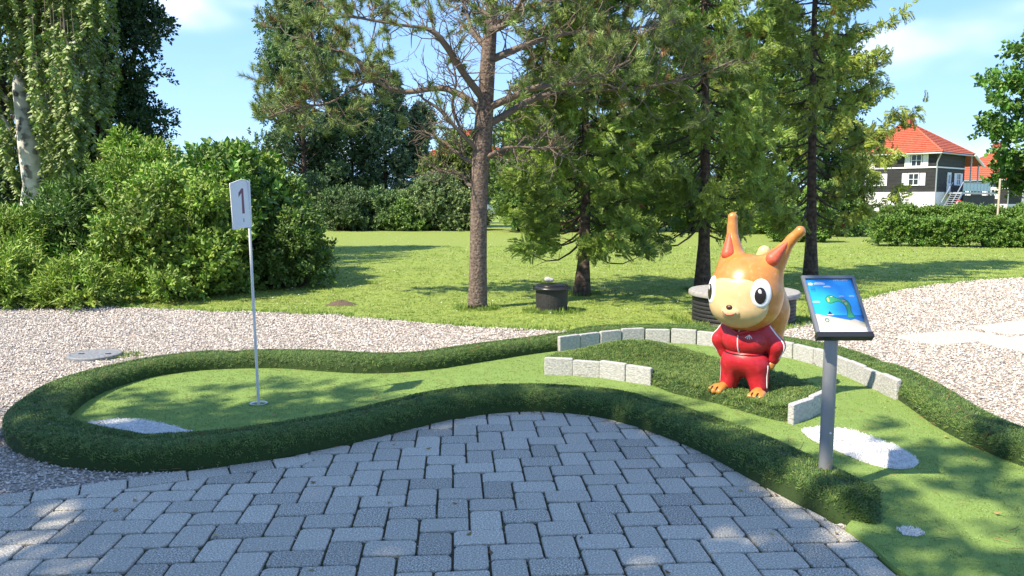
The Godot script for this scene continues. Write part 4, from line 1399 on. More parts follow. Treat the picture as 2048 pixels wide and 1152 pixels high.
func thujas() -> void:
	var sprays := spray_mesh(mats.leaf, 71)
	var lab := ["thuja with drooping sprays closest to the pine trunk", "middle thuja of three with many bare inner branches", "tall yellowish thuja standing farthest back behind the info board"]
	var spec := [[1163, 586, 5.6, 1.15, 0.85, 6200], [1398, 577, 8.2, 1.3, 1.05, 6800], [1614, 555, 8.6, 1.62, 1.2, 7800]]
	for k in 3:
		var g := gp(spec[k][0], spec[k][1])
		var t := thing("thuja_tree", lab[k], "tree", Vector3(g.x, -0.03, g.z), 0.0, "row of three thujas")
		var H: float = spec[k][2]; var R: float = spec[k][3]; var B: float = spec[k][4]
		var pts := []; var rad := []
		for i in 12:
			var u := i / 11.0
			pts.append(Vector3(sin(u * 5.0 + k) * 0.05, u * H * 0.97, cos(u * 4.0) * 0.04))
			rad.append(lerpf(0.105, 0.01, pow(u, 0.8)) * (1.35 if i == 0 else 1.0))
		var tb := MB.new(); tb.tube(pts, rad, 12)
		part("trunk", tb.mesh(mats.dark_bark), t)
		var sc := Scatter.new()
		var nb := 130
		var wood := MB.new()
		var per := int(spec[k][5] / nb)
		for i in nb:
			var u := pow((i + rng.randf()) / nb, 1.05)
			var y := B + (H - B) * u
			var a := i * 2.4 + rr(-0.5, 0.5)
			var prof := minf(1.0, 0.72 + u * 1.6) * pow(1.0 - u, 0.55) + 0.06
			var ln := R * prof * rr(0.62, 1.15)
			var out := Vector3(cos(a), 0, sin(a))
			var s0 := Vector3(0, y - 0.1, 0)
			var q := []
			var rise := rr(-0.15, 0.35) * (1.0 if u > 0.12 else -0.6)
			for j in 6:
				var w := j / 5.0
				q.append(s0 + out * ln * w + Vector3(0, ln * (rise * w - 0.25 * sin(w * PI) * (1 - u)), 0) + Vector3(0, 0.06 * w * w, 0))
			wood.tube(q, [0.02, 0.016, 0.012, 0.009, 0.006, 0.003], 5, false)
			for j in 3:    # bare side twigs
				var c0: Vector3 = q[1 + rng.randi() % 3]
				wood.tube([c0, c0 + (out + rdir()).normalized() * rr(0.15, 0.45)], [0.005, 0.002], 3, false)
			var tint := rr(0.75, 1.25)
			for j in per:
				var w := 1.0 - pow(rng.randf(), 1.5) * (0.72 if u > 0.2 else 0.5)
				var wi := w * 5.0
				var c: Vector3 = (q[int(minf(4, wi))] as Vector3).lerp(q[int(minf(4, wi)) + 1], clampf(wi - int(minf(4, wi)), 0, 1))
				c += rdir() * Vector3(0.2, 0.14, 0.2) * rr(0.2, 1.0)
				if c.y < 0.6: c.y = 0.6 + rr(0, 0.2)
				var d := (out * 0.9 + rdir() * 0.8 + Vector3(0, rr(-0.55, 0.35), 0)).normalized()
				var v := tint * rr(0.7, 1.3)
				var col := Color(0.215, 0.305, 0.045) * v
				if k == 2: col = Color(0.265, 0.33, 0.048) * v
				if rng.randf() < 0.009: col = Color(0.24, 0.09, 0.03)
				sc.put(Transform3D(basis_along(d, rr(-0.7, 0.7)).scaled(Vector3.ONE * rr(0.5, 0.95)), c), col)
		part("branches", wood.mesh(mats.dark_bark), t)
		scatter("crown", sc, sprays, t)

func birch() -> void:
	var g := at_depth(62, 440, 16)
	var base := Vector3(g.x, -0.03, g.z)
	var t := thing("birch_tree", "weeping birch with white bark and hanging leafy strands", "tree", base)
	var pts := []; var rad := []
	for q in [[60, 590, 23], [62, 420, 20], [66, 370, 18], [58, 300, 19], [48, 240, 15], [40, 180, 13], [38, 100, 11], [45, 0, 9], [60, -150, 7], [80, -330, 3]]:
		pts.append(at_depth(q[0], q[1], 16) - base); rad.append(q[2] / 100.0)
	pts[0].y = -0.05
	var b := MB.new(); b.tube(pts, rad, 14)
	part("trunk", b.mesh(mats.birch_bark), t)
	var lb := [[[45, 255], [20, 210], [-20, 160], [-60, 120]], [[55, 285], [30, 270], [0, 230]], [[42, 190], [100, 200], [140, 190], [165, 150], [178, 110]], [[40, 110], [90, 60], [150, 20], [200, -30]], [[45, 20], [110, -60], [190, -110]], [[45, 0], [-10, -70], [-80, -110]], [[60, -140], [140, -220], [220, -240]], [[40, 150], [80, 120], [120, 90], [150, 85]]]
	var tops := []
	for l in lb:
		var p := []; var r := []
		for i in l.size():
			p.append(at_depth(l[i][0], l[i][1], 16 + rr(-0.5, 0.5) * i) - base)
			r.append(0.075 - 0.018 * i)
		var w := MB.new(); w.tube(p, r, 8)
		part("branch", w.mesh(mats.birch_bark), t)
		for i in p.size() - 1:
			for k in 5: tops.append((p[i] as Vector3).lerp(p[i + 1], rng.randf()))
	# hanging strands
	var lm := leaf_strand(mats.leaf, 81)
	var sc := Scatter.new()
	var st := MB.new()
	var strands := []
	for q in tops:
		for k in 3: strands.append(q + Vector3(rr(-0.45, 0.45), rr(0, 0.3), rr(-0.9, 0.9)))
	for k in 190:     # hang from the upper crown beyond the frame
		strands.append(at_depth(rr(-60, 215), rr(-300, 60), 16 + rr(-1.4, 1.4)) - base)
	for k in 46: strands.append(at_depth(rr(88, 185), rr(170, 215), 15.6 + rr(-0.5, 0.5)) - base)
	for s in strands:
		var p: Vector3 = s
		var ln := rr(0.35, 1.7)
		var sx := 1024.0 + 1600.0 * (p.x + base.x) / -(p.z + base.z)
		if sx > 18 and sx < 88 and p.y < 4.6 and p.z > -0.2: continue
		var q := p
		var sway := Vector3(rr(-0.12, 0.12), 0, rr(-0.12, 0.12))
		var n := int(ln / 0.075)
		var px := 1024.0 + 1600.0 * (p.x + base.x) / -(p.z + base.z)
		for i in n:
			q += Vector3(0, -0.075, 0) + sway * 0.075 + rdir() * 0.012
			if q.y < 0.55: break
			var v := rr(0.7, 1.3)
			sc.put(Transform3D(Basis(Vector3.UP, rr(0, TAU)).scaled(Vector3.ONE * rr(0.9, 1.7)), q + rdir() * 0.06), Color(0.21 * v, 0.27 * v, 0.085 * v))
		st.tube([p + Vector3(0, 0.3, 0), p, (p + q) * 0.5 + sway * 0.1, q], [0.006, 0.005, 0.003, 0.002], 3, false)
	part("hanging_twigs", st.mesh(mats.twig), t).set_meta("kind", "stuff")
	scatter("crown", sc, lm, t)

func leaf_strand(m: Material, sd: int) -> ArrayMesh:
	var b := MB.new()
	var g := RandomNumberGenerator.new(); g.seed = sd
	for i in 5:
		var a := i * 2.4 + g.randf()
		var d := Vector3(cos(a) * 0.7, -0.75, sin(a) * 0.7).normalized()
		leaf(b, Vector3(0, -i * 0.015, 0), d, d.cross(Vector3.UP).normalized().rotated(d, g.randf_range(-0.8, 0.8)), g.randf_range(0.055, 0.085), 0.026, 0.005)
	return b.mesh(m, false)

func shade_trees() -> void:
	# stand behind and beside the viewer; their shade lies on the paving
	var m := broad(91, 11, 0.3, 0.13, 0.4)
	var sp := [
		["broad lime tree beside the paving, shading its left side", Vector3(-6.3, -0.03, 0.35), 9.2, 4.3, 2.7, 78, 3800],
		["broad lime tree behind the paving, shading the tee", Vector3(-2.7, -0.03, 1.45), 9.0, 4.3, 2.6, 72, 3000],
		["lime tree farther off, shading the path beside the tee", Vector3(0.3, -0.03, 2.2), 8.5, 4.2, 2.3, 44, 1250],
	]
	for q in sp:
		leafy("lime_tree", {label = q[0], cat = "tree", group = "lime trees around the paving", at = q[1], h = q[2], b = q[3], r = q[4], kind = 0, clumps = q[5], cr = 0.75, n = q[6], s = 0.95, col = Color(0.06, 0.13, 0.03), vary = 0.3, trunk = 0.19, bark = mats.dark_bark, mesh = m})

func statue() -> void:
	var pos := Vector3(1.6, 0.078, -5.4)
	var t := thing("squirrel_statue", "painted orange squirrel statue in red tracksuit standing on the turf mound", "statue", pos, -0.7)
	t.scale = Vector3(0.94, 1.0, 0.97)
	var fur := tri_mat(ntex(101, 0.02, [[0.1, Color(0.36, 0.13, 0.025)], [0.25, Color(0.46, 0.18, 0.033)], [0.8, Color(0.54, 0.225, 0.045)], [0.9, Color(0.60, 0.34, 0.14)]], 512, 5), 1.5, 0.36)
	fur.clearcoat_enabled = true; fur.clearcoat = 0.35; fur.clearcoat_roughness = 0.25
	var cream := tri_mat(ntex(104, 0.03, [[0.0, Color(0.60, 0.42, 0.20)], [0.82, Color(0.68, 0.49, 0.25)], [0.9, Color(0.76, 0.62, 0.42)]], 256), 2.0, 0.38)
	var red := tri_mat(ntex(102, 0.03, [[0.1, Color(0.27, 0.008, 0.016)], [0.3, Color(0.40, 0.012, 0.022)], [0.8, Color(0.50, 0.02, 0.03)], [0.92, Color(0.50, 0.10, 0.10)]], 512, 5), 1.5, 0.42)
	var dark := mat(lin(0.02, 0.012, 0.012), 0.3)
	var white := mat(lin(0.78, 0.78, 0.77), 0.3)
	var coral := tri_mat(ntex(103, 0.04, [[0.2, Color(0.50, 0.07, 0.03)], [0.8, Color(0.62, 0.12, 0.06)]], 256), 3.0, 0.5)
	# tail
	var tail := [[0, Vector3(0, 0.12, -0.12), Vector3(0.02, 0.27, -0.25), 0.06, 0.13], [0, Vector3(0.02, 0.27, -0.25), Vector3(0.03, 0.55, -0.27), 0.13, 0.155], [0, Vector3(0.03, 0.55, -0.27), Vector3(0.02, 0.8, -0.24), 0.155, 0.12]]
	part("tail", sd_mesh(tail, 0.06, 0.014, fur), t)
	part("tail_tip", sd_mesh([[0, Vector3(0, 0.84, -0.25), Vector3(0.02, 0.955, -0.22), 0.1, 0.05]], 0.0, 0.012, cream), t)
	# trousers, one body with two legs
	var tro := [[0, Vector3(-0.115, 0.06, 0.01), Vector3(-0.09, 0.17, 0.0), 0.065, 0.088], [0, Vector3(0.115, 0.06, 0.01), Vector3(0.09, 0.17, 0.0), 0.065, 0.088], [1, Vector3(0, 0.235, 0.0), Vector3(0.168, 0.1, 0.13)]]
	part("trousers", sd_mesh(tro, 0.06, 0.011, red), t)
	for s in [-1.0, 1.0]:
		var cuff := MB.new(); cuff.tube([Vector3(s * 0.118, 0.028, 0.012), Vector3(s * 0.117, 0.036, 0.012)], [0.066, 0.066], 24)
		part("cuff", cuff.mesh(dark), t)
		var foot := part("foot", sd_mesh([[0, Vector3(s * 0.12, 0.035, 0.02), Vector3(s * 0.15, 0.026, 0.12), 0.04, 0.036], [0, Vector3(s * 0.12, 0.03, 0.1), Vector3(s * 0.115, 0.02, 0.165), 0.026, 0.02], [0, Vector3(s * 0.15, 0.03, 0.1), Vector3(s * 0.155, 0.02, 0.175), 0.026, 0.02], [0, Vector3(s * 0.18, 0.03, 0.09), Vector3(s * 0.192, 0.02, 0.155), 0.026, 0.02]], 0.015, 0.008, fur), t)
		for k in 2:
			var gr := MB.new()
			var x: float = s * (0.134 + k * 0.038)
			gr.tube([Vector3(x, 0.047, 0.145), Vector3(x, 0.046, 0.168), Vector3(x, 0.028, 0.186)], [0.003, 0.004, 0.003], 6)
			part("claw", gr.mesh(dark), foot)
	# jacket with sleeves
	var jac := [[1, Vector3(0, 0.365, 0.0), Vector3(0.175, 0.115, 0.135)], [0, Vector3(0, 0.42, 0), Vector3(0, 0.475, 0.0), 0.13, 0.09]]
	for s in [-1.0, 1.0]:
		jac.append([0, Vector3(s * 0.13, 0.44, -0.01), Vector3(s * 0.215, 0.345, -0.035), 0.062, 0.057])
		jac.append([0, Vector3(s * 0.215, 0.345, -0.035), Vector3(s * 0.19, 0.255, -0.05), 0.057, 0.044])
	var jk := part("jacket", sd_mesh(jac, 0.03, 0.011, red), t)
	var belt := MB.new()
	var ring := []; var rr2 := []
	for i in 33:
		var a := TAU * i / 32
		ring.append(trace(Vector3(cos(a) * 0.4, 0.281, sin(a) * 0.4), Vector3(-cos(a), 0, -sin(a)), [jac[0], tro[2]], 0.0)); rr2.append(0.0055)
	belt.tube(ring, rr2, 6, false)
	part("hem", belt.mesh(dark), jk)
	var zp := []; var zr := []
	for i in 10:
		var y := 0.288 + i * 0.0175
		zp.append(trace(Vector3(0.0, y, 0.5), Vector3(0, 0, -1), jac, 0.03)); zr.append(0.0048)
	var zb := MB.new(); zb.tube(zp, zr, 6)
	part("zip", zb.mesh(white), jk)
	for s in [-1.0, 1.0]:
		var sp := []; var sr := []
		for i in 12:
			var u := i / 11.0
			var c := Vector3(s * 0.13, 0.45, -0.01).lerp(Vector3(s * 0.215, 0.345, -0.035), minf(1, u * 2))
			if u > 0.5: c = Vector3(s * 0.215, 0.345, -0.035).lerp(Vector3(s * 0.19, 0.255, -0.05), u * 2 - 1)
			var d := Vector3(s * 0.8, 0.55 - u * 0.5, 0.25).normalized()
			sp.append(trace(c + d * 0.3, -d, jac, 0.03)); sr.append(0.005)
		var sb := MB.new(); sb.tube(sp, sr, 6)
		part("sleeve_stripe", sb.mesh(white), jk)
		var hand := [[0, Vector3(s * 0.187, 0.235, -0.05), Vector3(s * 0.175, 0.2, -0.035), 0.03, 0.028]]
		for k in 4: hand.append([0, Vector3(s * (0.182 - k * 0.004), 0.2, -0.055 + k * 0.015), Vector3(s * (0.16 - k * 0.004), 0.178 - 0.004 * (k % 2), -0.05 + k * 0.017), 0.011, 0.009])
		hand.append([0, Vector3(s * 0.18, 0.215, -0.02), Vector3(s * 0.165, 0.2, 0.005), 0.011, 0.009])
		part("hand", sd_mesh(hand, 0.008, 0.006, fur), t)
		# trouser side stripe
		var q := []; var qr := []
		for i in 8:
			q.append(trace(Vector3(s * 0.5, 0.06 + i * 0.022, 0.02), Vector3(-s, 0, 0), tro, 0.06)); qr.append(0.0042)
		var qb := MB.new(); qb.tube(q, qr, 6)
		part("leg_stripe", qb.mesh(white), t)
		# open collar
		var cl := []; var clr := []
		for i in 7:
			var a := i / 6.0
			cl.append(trace(Vector3(s * lerpf(0.0, 0.12, a), lerpf(0.425, 0.475, a), 0.5), Vector3(0, 0, -1), jac, 0.03) + Vector3(0, 0, 0.002)); clr.append(0.013)
		var cb := MB.new(); cb.tube(cl, clr, 8)
		part("collar", cb.mesh(red), jk)
	# small white fan of strokes on the chest
	var em := MB.new()
	for k in 4:
		var a := -0.75 + k * 0.45
		var c0 := Vector3(0.075, 0.425, 0.5)
		var p0 := trace(c0, Vector3(0, 0, -1), jac, 0.03); var p1 := trace(c0 + Vector3(sin(a) * 0.034, -cos(a) * 0.03, 0), Vector3(0, 0, -1), jac, 0.03)
		em.tube([p0, p1], [0.002, 0.0045], 5)
	part("emblem", em.mesh(white), jk)
	# head and ears are one body
	var head := [[1, Vector3(0, 0.695, 0.02), Vector3(0.262, 0.262, 0.25)], [1, Vector3(0, 0.60, 0.05), Vector3(0.225, 0.13, 0.21)], [0, Vector3(0, 0.45, 0), Vector3(0, 0.56, 0), 0.09, 0.12],
		[0, Vector3(-0.125, 0.88, -0.01), Vector3(-0.15, 1.13, -0.04), 0.105, 0.026], [0, Vector3(-0.15, 1.13, -0.04), Vector3(-0.152, 1.2, -0.045), 0.026, 0.036],
		[0, Vector3(0.15, 0.86, -0.01), Vector3(0.29, 1.06, -0.04), 0.105, 0.026], [0, Vector3(0.29, 1.06, -0.04), Vector3(0.345, 1.115, -0.05), 0.026, 0.038]]
	var hd := part("head", sd_mesh(head, 0.05, 0.0115, fur), t)
	for s in [[-0.135, 0.955, -0.15, 1.09, 0.0], [0.2, 0.935, 0.275, 1.04, 0.62]]:
		var inner := sd_mesh([[0, Vector3(s[0], s[1], 0.048), Vector3(s[2], s[3], -0.006), 0.05, 0.012]], 0.0, 0.008, coral)
		part("inner_ear", inner, hd)
	var hh := head.slice(0, 3)
	# pale face
	var fc := func(a: float) -> Vector2:
		var c := cos(a); var s := sin(a)
		return Vector2(0.232 * c * (1.0 - 0.05 * s), 0.172 * s + (0.045 * absf(c) if s > 0 else 0.0) - 0.02)
	part("face", paint_patch(Vector3(0, 0.655, 0.02), Vector3(0, 0, 1), Vector3.UP, fc, hh, 0.05, 0.004, cream), hd)
	for s in [-1.0, 1.0]:
		var ew := func(a: float) -> Vector2: return Vector2(0.072 * cos(a), 0.098 * sin(a))
		var dir := Vector3(s * 0.42, 0.1, 1.0).normalized()
		var ec := Vector3(s * 0.112, 0.7, 0.02)
		var e := part("eye", paint_patch(ec, dir, Vector3.UP, ew, hh, 0.05, 0.007, white), hd)
		var ep := func(a: float) -> Vector2: return Vector2(0.04 * cos(a) - 0.006, 0.058 * sin(a) - 0.016)
		part("pupil", paint_patch(ec, dir, Vector3.UP, ep, hh, 0.05, 0.0095, dark), hd)
		var eg := func(a: float) -> Vector2: return Vector2(0.011 * cos(a) - 0.012, 0.014 * sin(a) + 0.014)
		part("eye_highlight", paint_patch(ec, dir, Vector3.UP, eg, hh, 0.05, 0.0115, white), hd)
	var snout := [[1, Vector3(0, 0.59, 0.245), Vector3(0.075, 0.05, 0.05)]]
	part("muzzle", sd_mesh(snout, 0.0, 0.009, cream), hd)
	part("nose", sd_mesh([[1, Vector3(0, 0.622, 0.287), Vector3(0.024, 0.016, 0.016)]], 0.0, 0.004, mat(lin(0.08, 0.035, 0.02), 0.3)), hd)
	var mo := []; var mr := []
	for i in 11:
		var x := -0.05 + i * 0.01
		mo.append(trace(Vector3(x, 0.572 + x * x * 7.0, 0.6), Vector3(0, 0, -1), snout + hh, 0.02)); mr.append(0.0042)
	var mob := MB.new(); mob.tube(mo, mr, 6)
	part("mouth", mob.mesh(mat(lin(0.45, 0.1, 0.09), 0.4)), hd)

func flag() -> void:
	var t := thing("golf_flag", "white pin flag printed with number one standing in the hole", "flag", Vector3(-1.72, 0.02, -5.31))
	var b := MB.new(); b.tube([Vector3(0, -0.006, 0), Vector3(-0.012, 0.75, 0), Vector3(-0.022, 1.5, 0)], [0.0095, 0.0095, 0.0095], 12)
	part("pole", b.mesh(mat(lin(0.62, 0.62, 0.62), 0.35)), t)
	# printed cloth
	var W := 192
	var H := 320
	var im := Image.create(W, H, false, Image.FORMAT_RGB8)
	im.fill(lin(0.70, 0.70, 0.71))
	var ink := lin(0.20, 0.085, 0.12)
	for y in range(58, 226):
		for x in range(60, 170):
			if x >= 104 and x <= 126: im.set_pixel(x, y, ink)
			elif y < 112 and x < 104 and x > 74 and absf((y - 58) - (104 - x) * 0.85 - 14) < 15: im.set_pixel(x, y, ink)
	for y in range(252, 286):
		for x in range(106, 120):
			if Vector2((x - 113) / 6.0, (y - 270) / 14.0).length() < 1.0 and (x + y) % 5 != 0: im.set_pixel(x, y, lin(0.25, 0.3, 0.28))
	var fm := mat(Color.WHITE, 0.8)
	fm.albedo_texture = ImageTexture.create_from_image(im)
	fm.backlight_enabled = true
	fm.backlight = Color(0.12, 0.12, 0.12)
	var m := MB.new()
	var nx := 24; var ny := 22
	for j in ny + 1:
		for i in nx + 1:
			var u := float(i) / nx; var v := float(j) / ny
			var th := 0.004
			# pocket round the pole, then towards the viewer and left
			var px := -0.012 * u + 0.012 * sin(u * 5.0 + v) * u
			var pz := 0.265 * u + 0.012 * sin(u * 6.0 - v * 2.0) * u
			var py := 1.5 - v * 0.295 - 0.012 * u + 0.012 * sin(u * 4.0) * (1 - v)
			m.add(Vector3(-0.022 + px + 0.018 * (1 - u) * v, py, pz), Vector2(1.0 - u, v))
	for j in ny:
		for i in nx:
			var a := j * (nx + 1) + i
			m.quad(a, a + 1, a + nx + 2, a + nx + 1)
	var cloth := part("cloth", m.mesh(fm), t)
	var hem := MB.new()
	var e := []; var er := []
	for j in ny + 1:
		e.append(m.v[j * (nx + 1) + nx]); er.append(0.0045)
	hem.tube(e, er, 5)
	var e2 := []; var er2 := []; var e3 := []
	for i in nx + 1:
		e2.append(m.v[i]); e3.append(m.v[ny * (nx + 1) + i]); er2.append(0.004)
	hem.tube(e2, er2, 5); hem.tube(e3, er2, 5)
	part("hem", hem.mesh(mat(lin(0.74, 0.74, 0.74), 0.8)), cloth)
	var pk := MB.new(); pk.tube([Vector3(-0.018, 1.2, 0), Vector3(-0.022, 1.503, 0)], [0.017, 0.017], 12)
	part("pole_pocket", pk.mesh(mat(lin(0.66, 0.66, 0.67), 0.8)), t)

func poster() -> ImageTexture:
	var W := 300
	var H := 420
	var im := Image.create(W, H, false, Image.FORMAT_RGB8)
	var lane := spline([Vector2(118, 132), Vector2(100, 150), Vector2(98, 178), Vector2(118, 196), Vector2(145, 190), Vector2(172, 182), Vector2(200, 200), Vector2(210, 240), Vector2(205, 275), Vector2(200, 300), Vector2(222, 308), Vector2(248, 302), Vector2(250, 285), Vector2(240, 255), Vector2(246, 215), Vector2(238, 180), Vector2(215, 158), Vector2(185, 154), Vector2(160, 142), Vector2(142, 130), Vector2(118, 132)], 6.0)
	var lane2 := Geometry2D.offset_polygon(lane, -7.0)[0]
	for y in H:
		for x in W:
			var p := Vector2(x, y)
			var c := Color(0.10, 0.60, 0.93).lerp(Color(0.18, 0.68, 0.96), float(y) / H)
			if y > 282 and y > 275: c = Color(0.05, 0.42, 0.74)
			var shore := 275.0 + maxf(0, x - 20) * 0.24
			if x > 215: shore = 322.0 - (x - 215) * 0.3 if x < 245 else 313.0 + (x - 245) * 0.5
			if y > shore: c = Color(0.78, 0.74, 0.67)
			if y > 372: c = Color(0.84, 0.86, 0.9)
			for q in [[30, 42, 16, 12], [86, 40, 36, 14], [130, 64, 24, 8], [205, 138, 18, 5], [268, 138, 18, 6], [36, 182, 24, 7]]:
				var d := Vector2((x - q[0]) / float(q[2]), (y - q[1]) / float(q[3]))
				if d.length() < 1.0 and (d.y < 0.45 or q[0] == 30): c = Color(0.80, 0.84, 0.93)
			if Geometry2D.is_point_in_polygon(p, lane): c = Color(0.10, 0.50, 0.36)
			if Geometry2D.is_point_in_polygon(p, lane2): c = Color(0.22, 0.64, 0.42)
			if Vector2((x - 114) / 7.0, (y - 166) / 18.0).length() < 1 or Vector2((x - 218) / 9.0, (y - 196) / 10.0).length() < 1: c = Color(0.76, 0.77, 0.45)
			if absf(x - 140) < 7 and absf(y - 141) < 3: c = Color(0.9, 0.92, 0.92)
			if Vector2((x - 208) / 10.0, (y - 172) / 7.0).length() < 1: c = Color(0.75, 0.6, 0.58)
			if y > 254 and y < 276 and absf(x - 102) < (y - 252) * 0.62: c = Color(0.10, 0.14, 0.24)
			if y >= 276 and y < 284 and absf(x - 102) < 24 - (y - 276): c = Color(0.75, 0.72, 0.78)
			var lg := Vector2(x - 72, y - 322).length()
			if lg < 14 and lg > 8 or (y > 300 and y < 310 and absf(x - 72) < 12 and (x / 4) % 2 == 0): c = Color(0.12, 0.42, 0.42)
			if y > 336 and y < 341 and absf(x - 72) < 26 and (x / 3) % 2 == 0: c = Color(0.45, 0.52, 0.48)
			if y > 62 and y < 100 and (y / 6) % 2 == 0 and x > 22 and x < 54 and (x * 7 + y) % 5 != 0: c = Color(0.05, 0.30, 0.58)
			if x > 268 and y > 310 and y < 352 and (x + y / 5) % 7 < 2: c = Color(0.42, 0.5, 0.30)
			im.set_pixel(x, y, c)
	return ImageTexture.create_from_image(im)

func sign_stand() -> void:
	var t := thing("info_stand", "grey post with tilted board showing the blue lane map", "sign", Vector3(1.48, 0.1, -3.66))
	var b := MB.new(); b.lathe([Vector2(0.031, -0.12), Vector2(0.031, 0.665), Vector2(0.0, 0.67)], 28)
	part("post", b.mesh(mats.steel), t)
	var sc := MB.new(); sc.lathe([Vector2(0.0, 0.0), Vector2(0.006, 0.0), Vector2(0.005, 0.005), Vector2(0, 0.007)], 10)
	part("screw", sc.mesh(mats.white_enamel), t, Transform3D(Basis(Vector3.RIGHT, PI / 2), Vector3(0.004, 0.22, 0.03)))
	var yaw := 0.02
	var tilt := -0.72       # leaning back
	var bs := Basis(Vector3.UP, yaw) * Basis(Vector3.RIGHT, tilt)
	var c := Vector3(0.026, 0.815, -0.03)
	var xf := Transform3D(bs, c)
	var w := 0.252; var h := 0.33
	var fr := MB.new()
	fr.box(Vector3(0, 0, -0.012), Vector3(w - 0.004, h - 0.004, 0.012))
	var bd := part("board", fr.mesh(mats.black_plastic, false), t, xf)
	var fm := mat(lin(0.2, 0.21, 0.23), 0.45, 0.3)
	for s in [-1.0, 1.0]:
		var a := MB.new(); a.box(Vector3(s * (w * 0.5 - 0.007), 0, 0), Vector3(0.014, h, 0.014))
		part("frame_side", a.mesh(fm, false), bd)
	var tp := MB.new(); tp.box(Vector3(0, h * 0.5 - 0.008, 0.0006), Vector3(w - 0.001, 0.016, 0.014))
	part("frame_top", tp.mesh(fm, false), bd)
	var bt := MB.new(); bt.box(Vector3(0, -h * 0.5 - 0.002, -0.004), Vector3(w + 0.006, 0.026, 0.036))
	part("ledge", bt.mesh(mats.black_plastic, false), bd)
	var pm := mat(Color.WHITE, 0.35)
	pm.albedo_texture = poster()
	pm.clearcoat_enabled = true; pm.clearcoat = 0.4; pm.clearcoat_roughness = 0.08
	var q := MB.new()
	var pw := w * 0.5 - 0.0135; var ph := h * 0.5 - 0.012
	var i0 := q.add(Vector3(-pw, -ph, -0.003), Vector2(0, 1)); q.add(Vector3(pw, -ph, -0.003), Vector2(1, 1)); q.add(Vector3(pw, ph, -0.003), Vector2(1, 0)); q.add(Vector3(-pw, ph, -0.003), Vector2(0, 0))
	q.quad(i0, i0 + 1, i0 + 2, i0 + 3)
	var print_sheet := part("poster", q.mesh(pm, false), bd)
	var f := SystemFont.new(); f.font_names = PackedStringArray(["Droid Sans"])
	for tx in [["First Camp", 0.058, 0.144, 0.011, mats.white_paint], ["1", -0.093, 0.131, 0.013, mat(lin(0.35, 0.08, 0.12), 0.6)]]:
		var tm := TextMesh.new()
		tm.text = tx[0]; tm.font = f; tm.font_size = 32; tm.pixel_size = tx[3] / 24.0; tm.depth = 0.0006
		tm.material = tx[4]
		part("lettering", tm, print_sheet, Transform3D(Basis.IDENTITY, Vector3(tx[1], tx[2], -0.0022)))

func tanks() -> void:
	# small black container with a stone on its lid
	var g := gp(1105, 622)
	var t := thing("black_bin", "small black plastic tank with domed lid beside the thuja trunk", "tank", Vector3(g.x, -0.03, g.z - 0.2))
	var b := MB.new()
	b.lathe([Vector2(0.19, -0.05), Vector2(0.197, 0.03), Vector2(0.205, 0.1), Vector2(0.208, 0.28)], 36)
	part("body", b.mesh(mats.black_dull), t)
	var l := MB.new()
	l.lathe([Vector2(0.2, 0.285), Vector2(0.243, 0.283), Vector2(0.248, 0.297), Vector2(0.24, 0.318), Vector2(0.2, 0.332), Vector2(0.14, 0.345), Vector2(0.06, 0.352), Vector2(0.0, 0.354)], 40)
	part("lid", l.mesh(mats.black_plastic), t)
	var lip := MB.new(); lip.lathe([Vector2(0.2, 0.334), Vector2(0.206, 0.341), Vector2(0.19, 0.343)], 40)
	part("lid_rim", lip.mesh(mats.black_plastic), t)
	for k in 3:
		var cl := MB.new(); cl.box(Vector3(0.235 * cos(k * 2.1 + 0.8), 0.31, 0.235 * sin(k * 2.1 + 0.8)), Vector3(0.03, 0.05, 0.03))
		part("latch", cl.mesh(mats.black_plastic, false), t)
	var st := MB.new()
	for k in 3: pass
	part_stone("pale round stone weighing down the lid of the black tank", Vector3(g.x - 0.045, 0.355, g.z - 0.17), 0.055)
	# wide black chamber with a concrete lid behind the statue
	var p := gp(1485, 655)
	var c := thing("septic_chamber", "wide black ribbed chamber with grey round lid behind the statue", "tank", Vector3(p.x * (p.z - 0.6) / p.z, -0.03, p.z - 0.6))
	var prof := [Vector2(0.575, -0.05)]
	for k in 7:
		var y := k * 0.044
		prof.append_array([Vector2(0.585, y + 0.006), Vector2(0.585, y + 0.034), Vector2(0.572, y + 0.038), Vector2(0.572, y + 0.046)])
	prof.append(Vector2(0.585, 0.315))
	var cb := MB.new(); cb.lathe(prof, 56)
	part("body", cb.mesh(mats.black_dull), c)
	var cl2 := MB.new(); cl2.lathe([Vector2(0.56, 0.316), Vector2(0.62, 0.315), Vector2(0.628, 0.325), Vector2(0.628, 0.365), Vector2(0.612, 0.378), Vector2(0.4, 0.386), Vector2(0.0, 0.392)], 60)
	part("lid", cl2.mesh(mats.lid), c)
	var hd := MB.new()
	var a := -2.25
	var o := Vector3(cos(a), 0, -sin(a))
	var sd2 := Vector3(-o.z, 0, o.x) * 0.07
	hd.tube([o * 0.62 + sd2 + Vector3(0, 0.33, 0), o * 0.68 + sd2 + Vector3(0, 0.31, 0), o * 0.69 + sd2 * 0.7 + Vector3(0, 0.26, 0), o * 0.69 - sd2 * 0.7 + Vector3(0, 0.26, 0), o * 0.68 - sd2 + Vector3(0, 0.31, 0), o * 0.62 - sd2 + Vector3(0, 0.33, 0)], [0.012, 0.012, 0.012, 0.012, 0.012, 0.012], 8)
	part("handle", hd.mesh(mats.white_enamel), c)

func part_stone(label: String, at: Vector3, r: float) -> void:
	solo("stone", sd_mesh([[1, Vector3(-r * 0.2, r * 0.5, 0), Vector3(r * 0.8, r * 0.62, r * 0.7)], [1, Vector3(r * 0.6, r * 0.35, 0), Vector3(r * 0.7, r * 0.45, r * 0.6)]], r * 0.3, r * 0.14, mats.concrete), label, "stone", at)

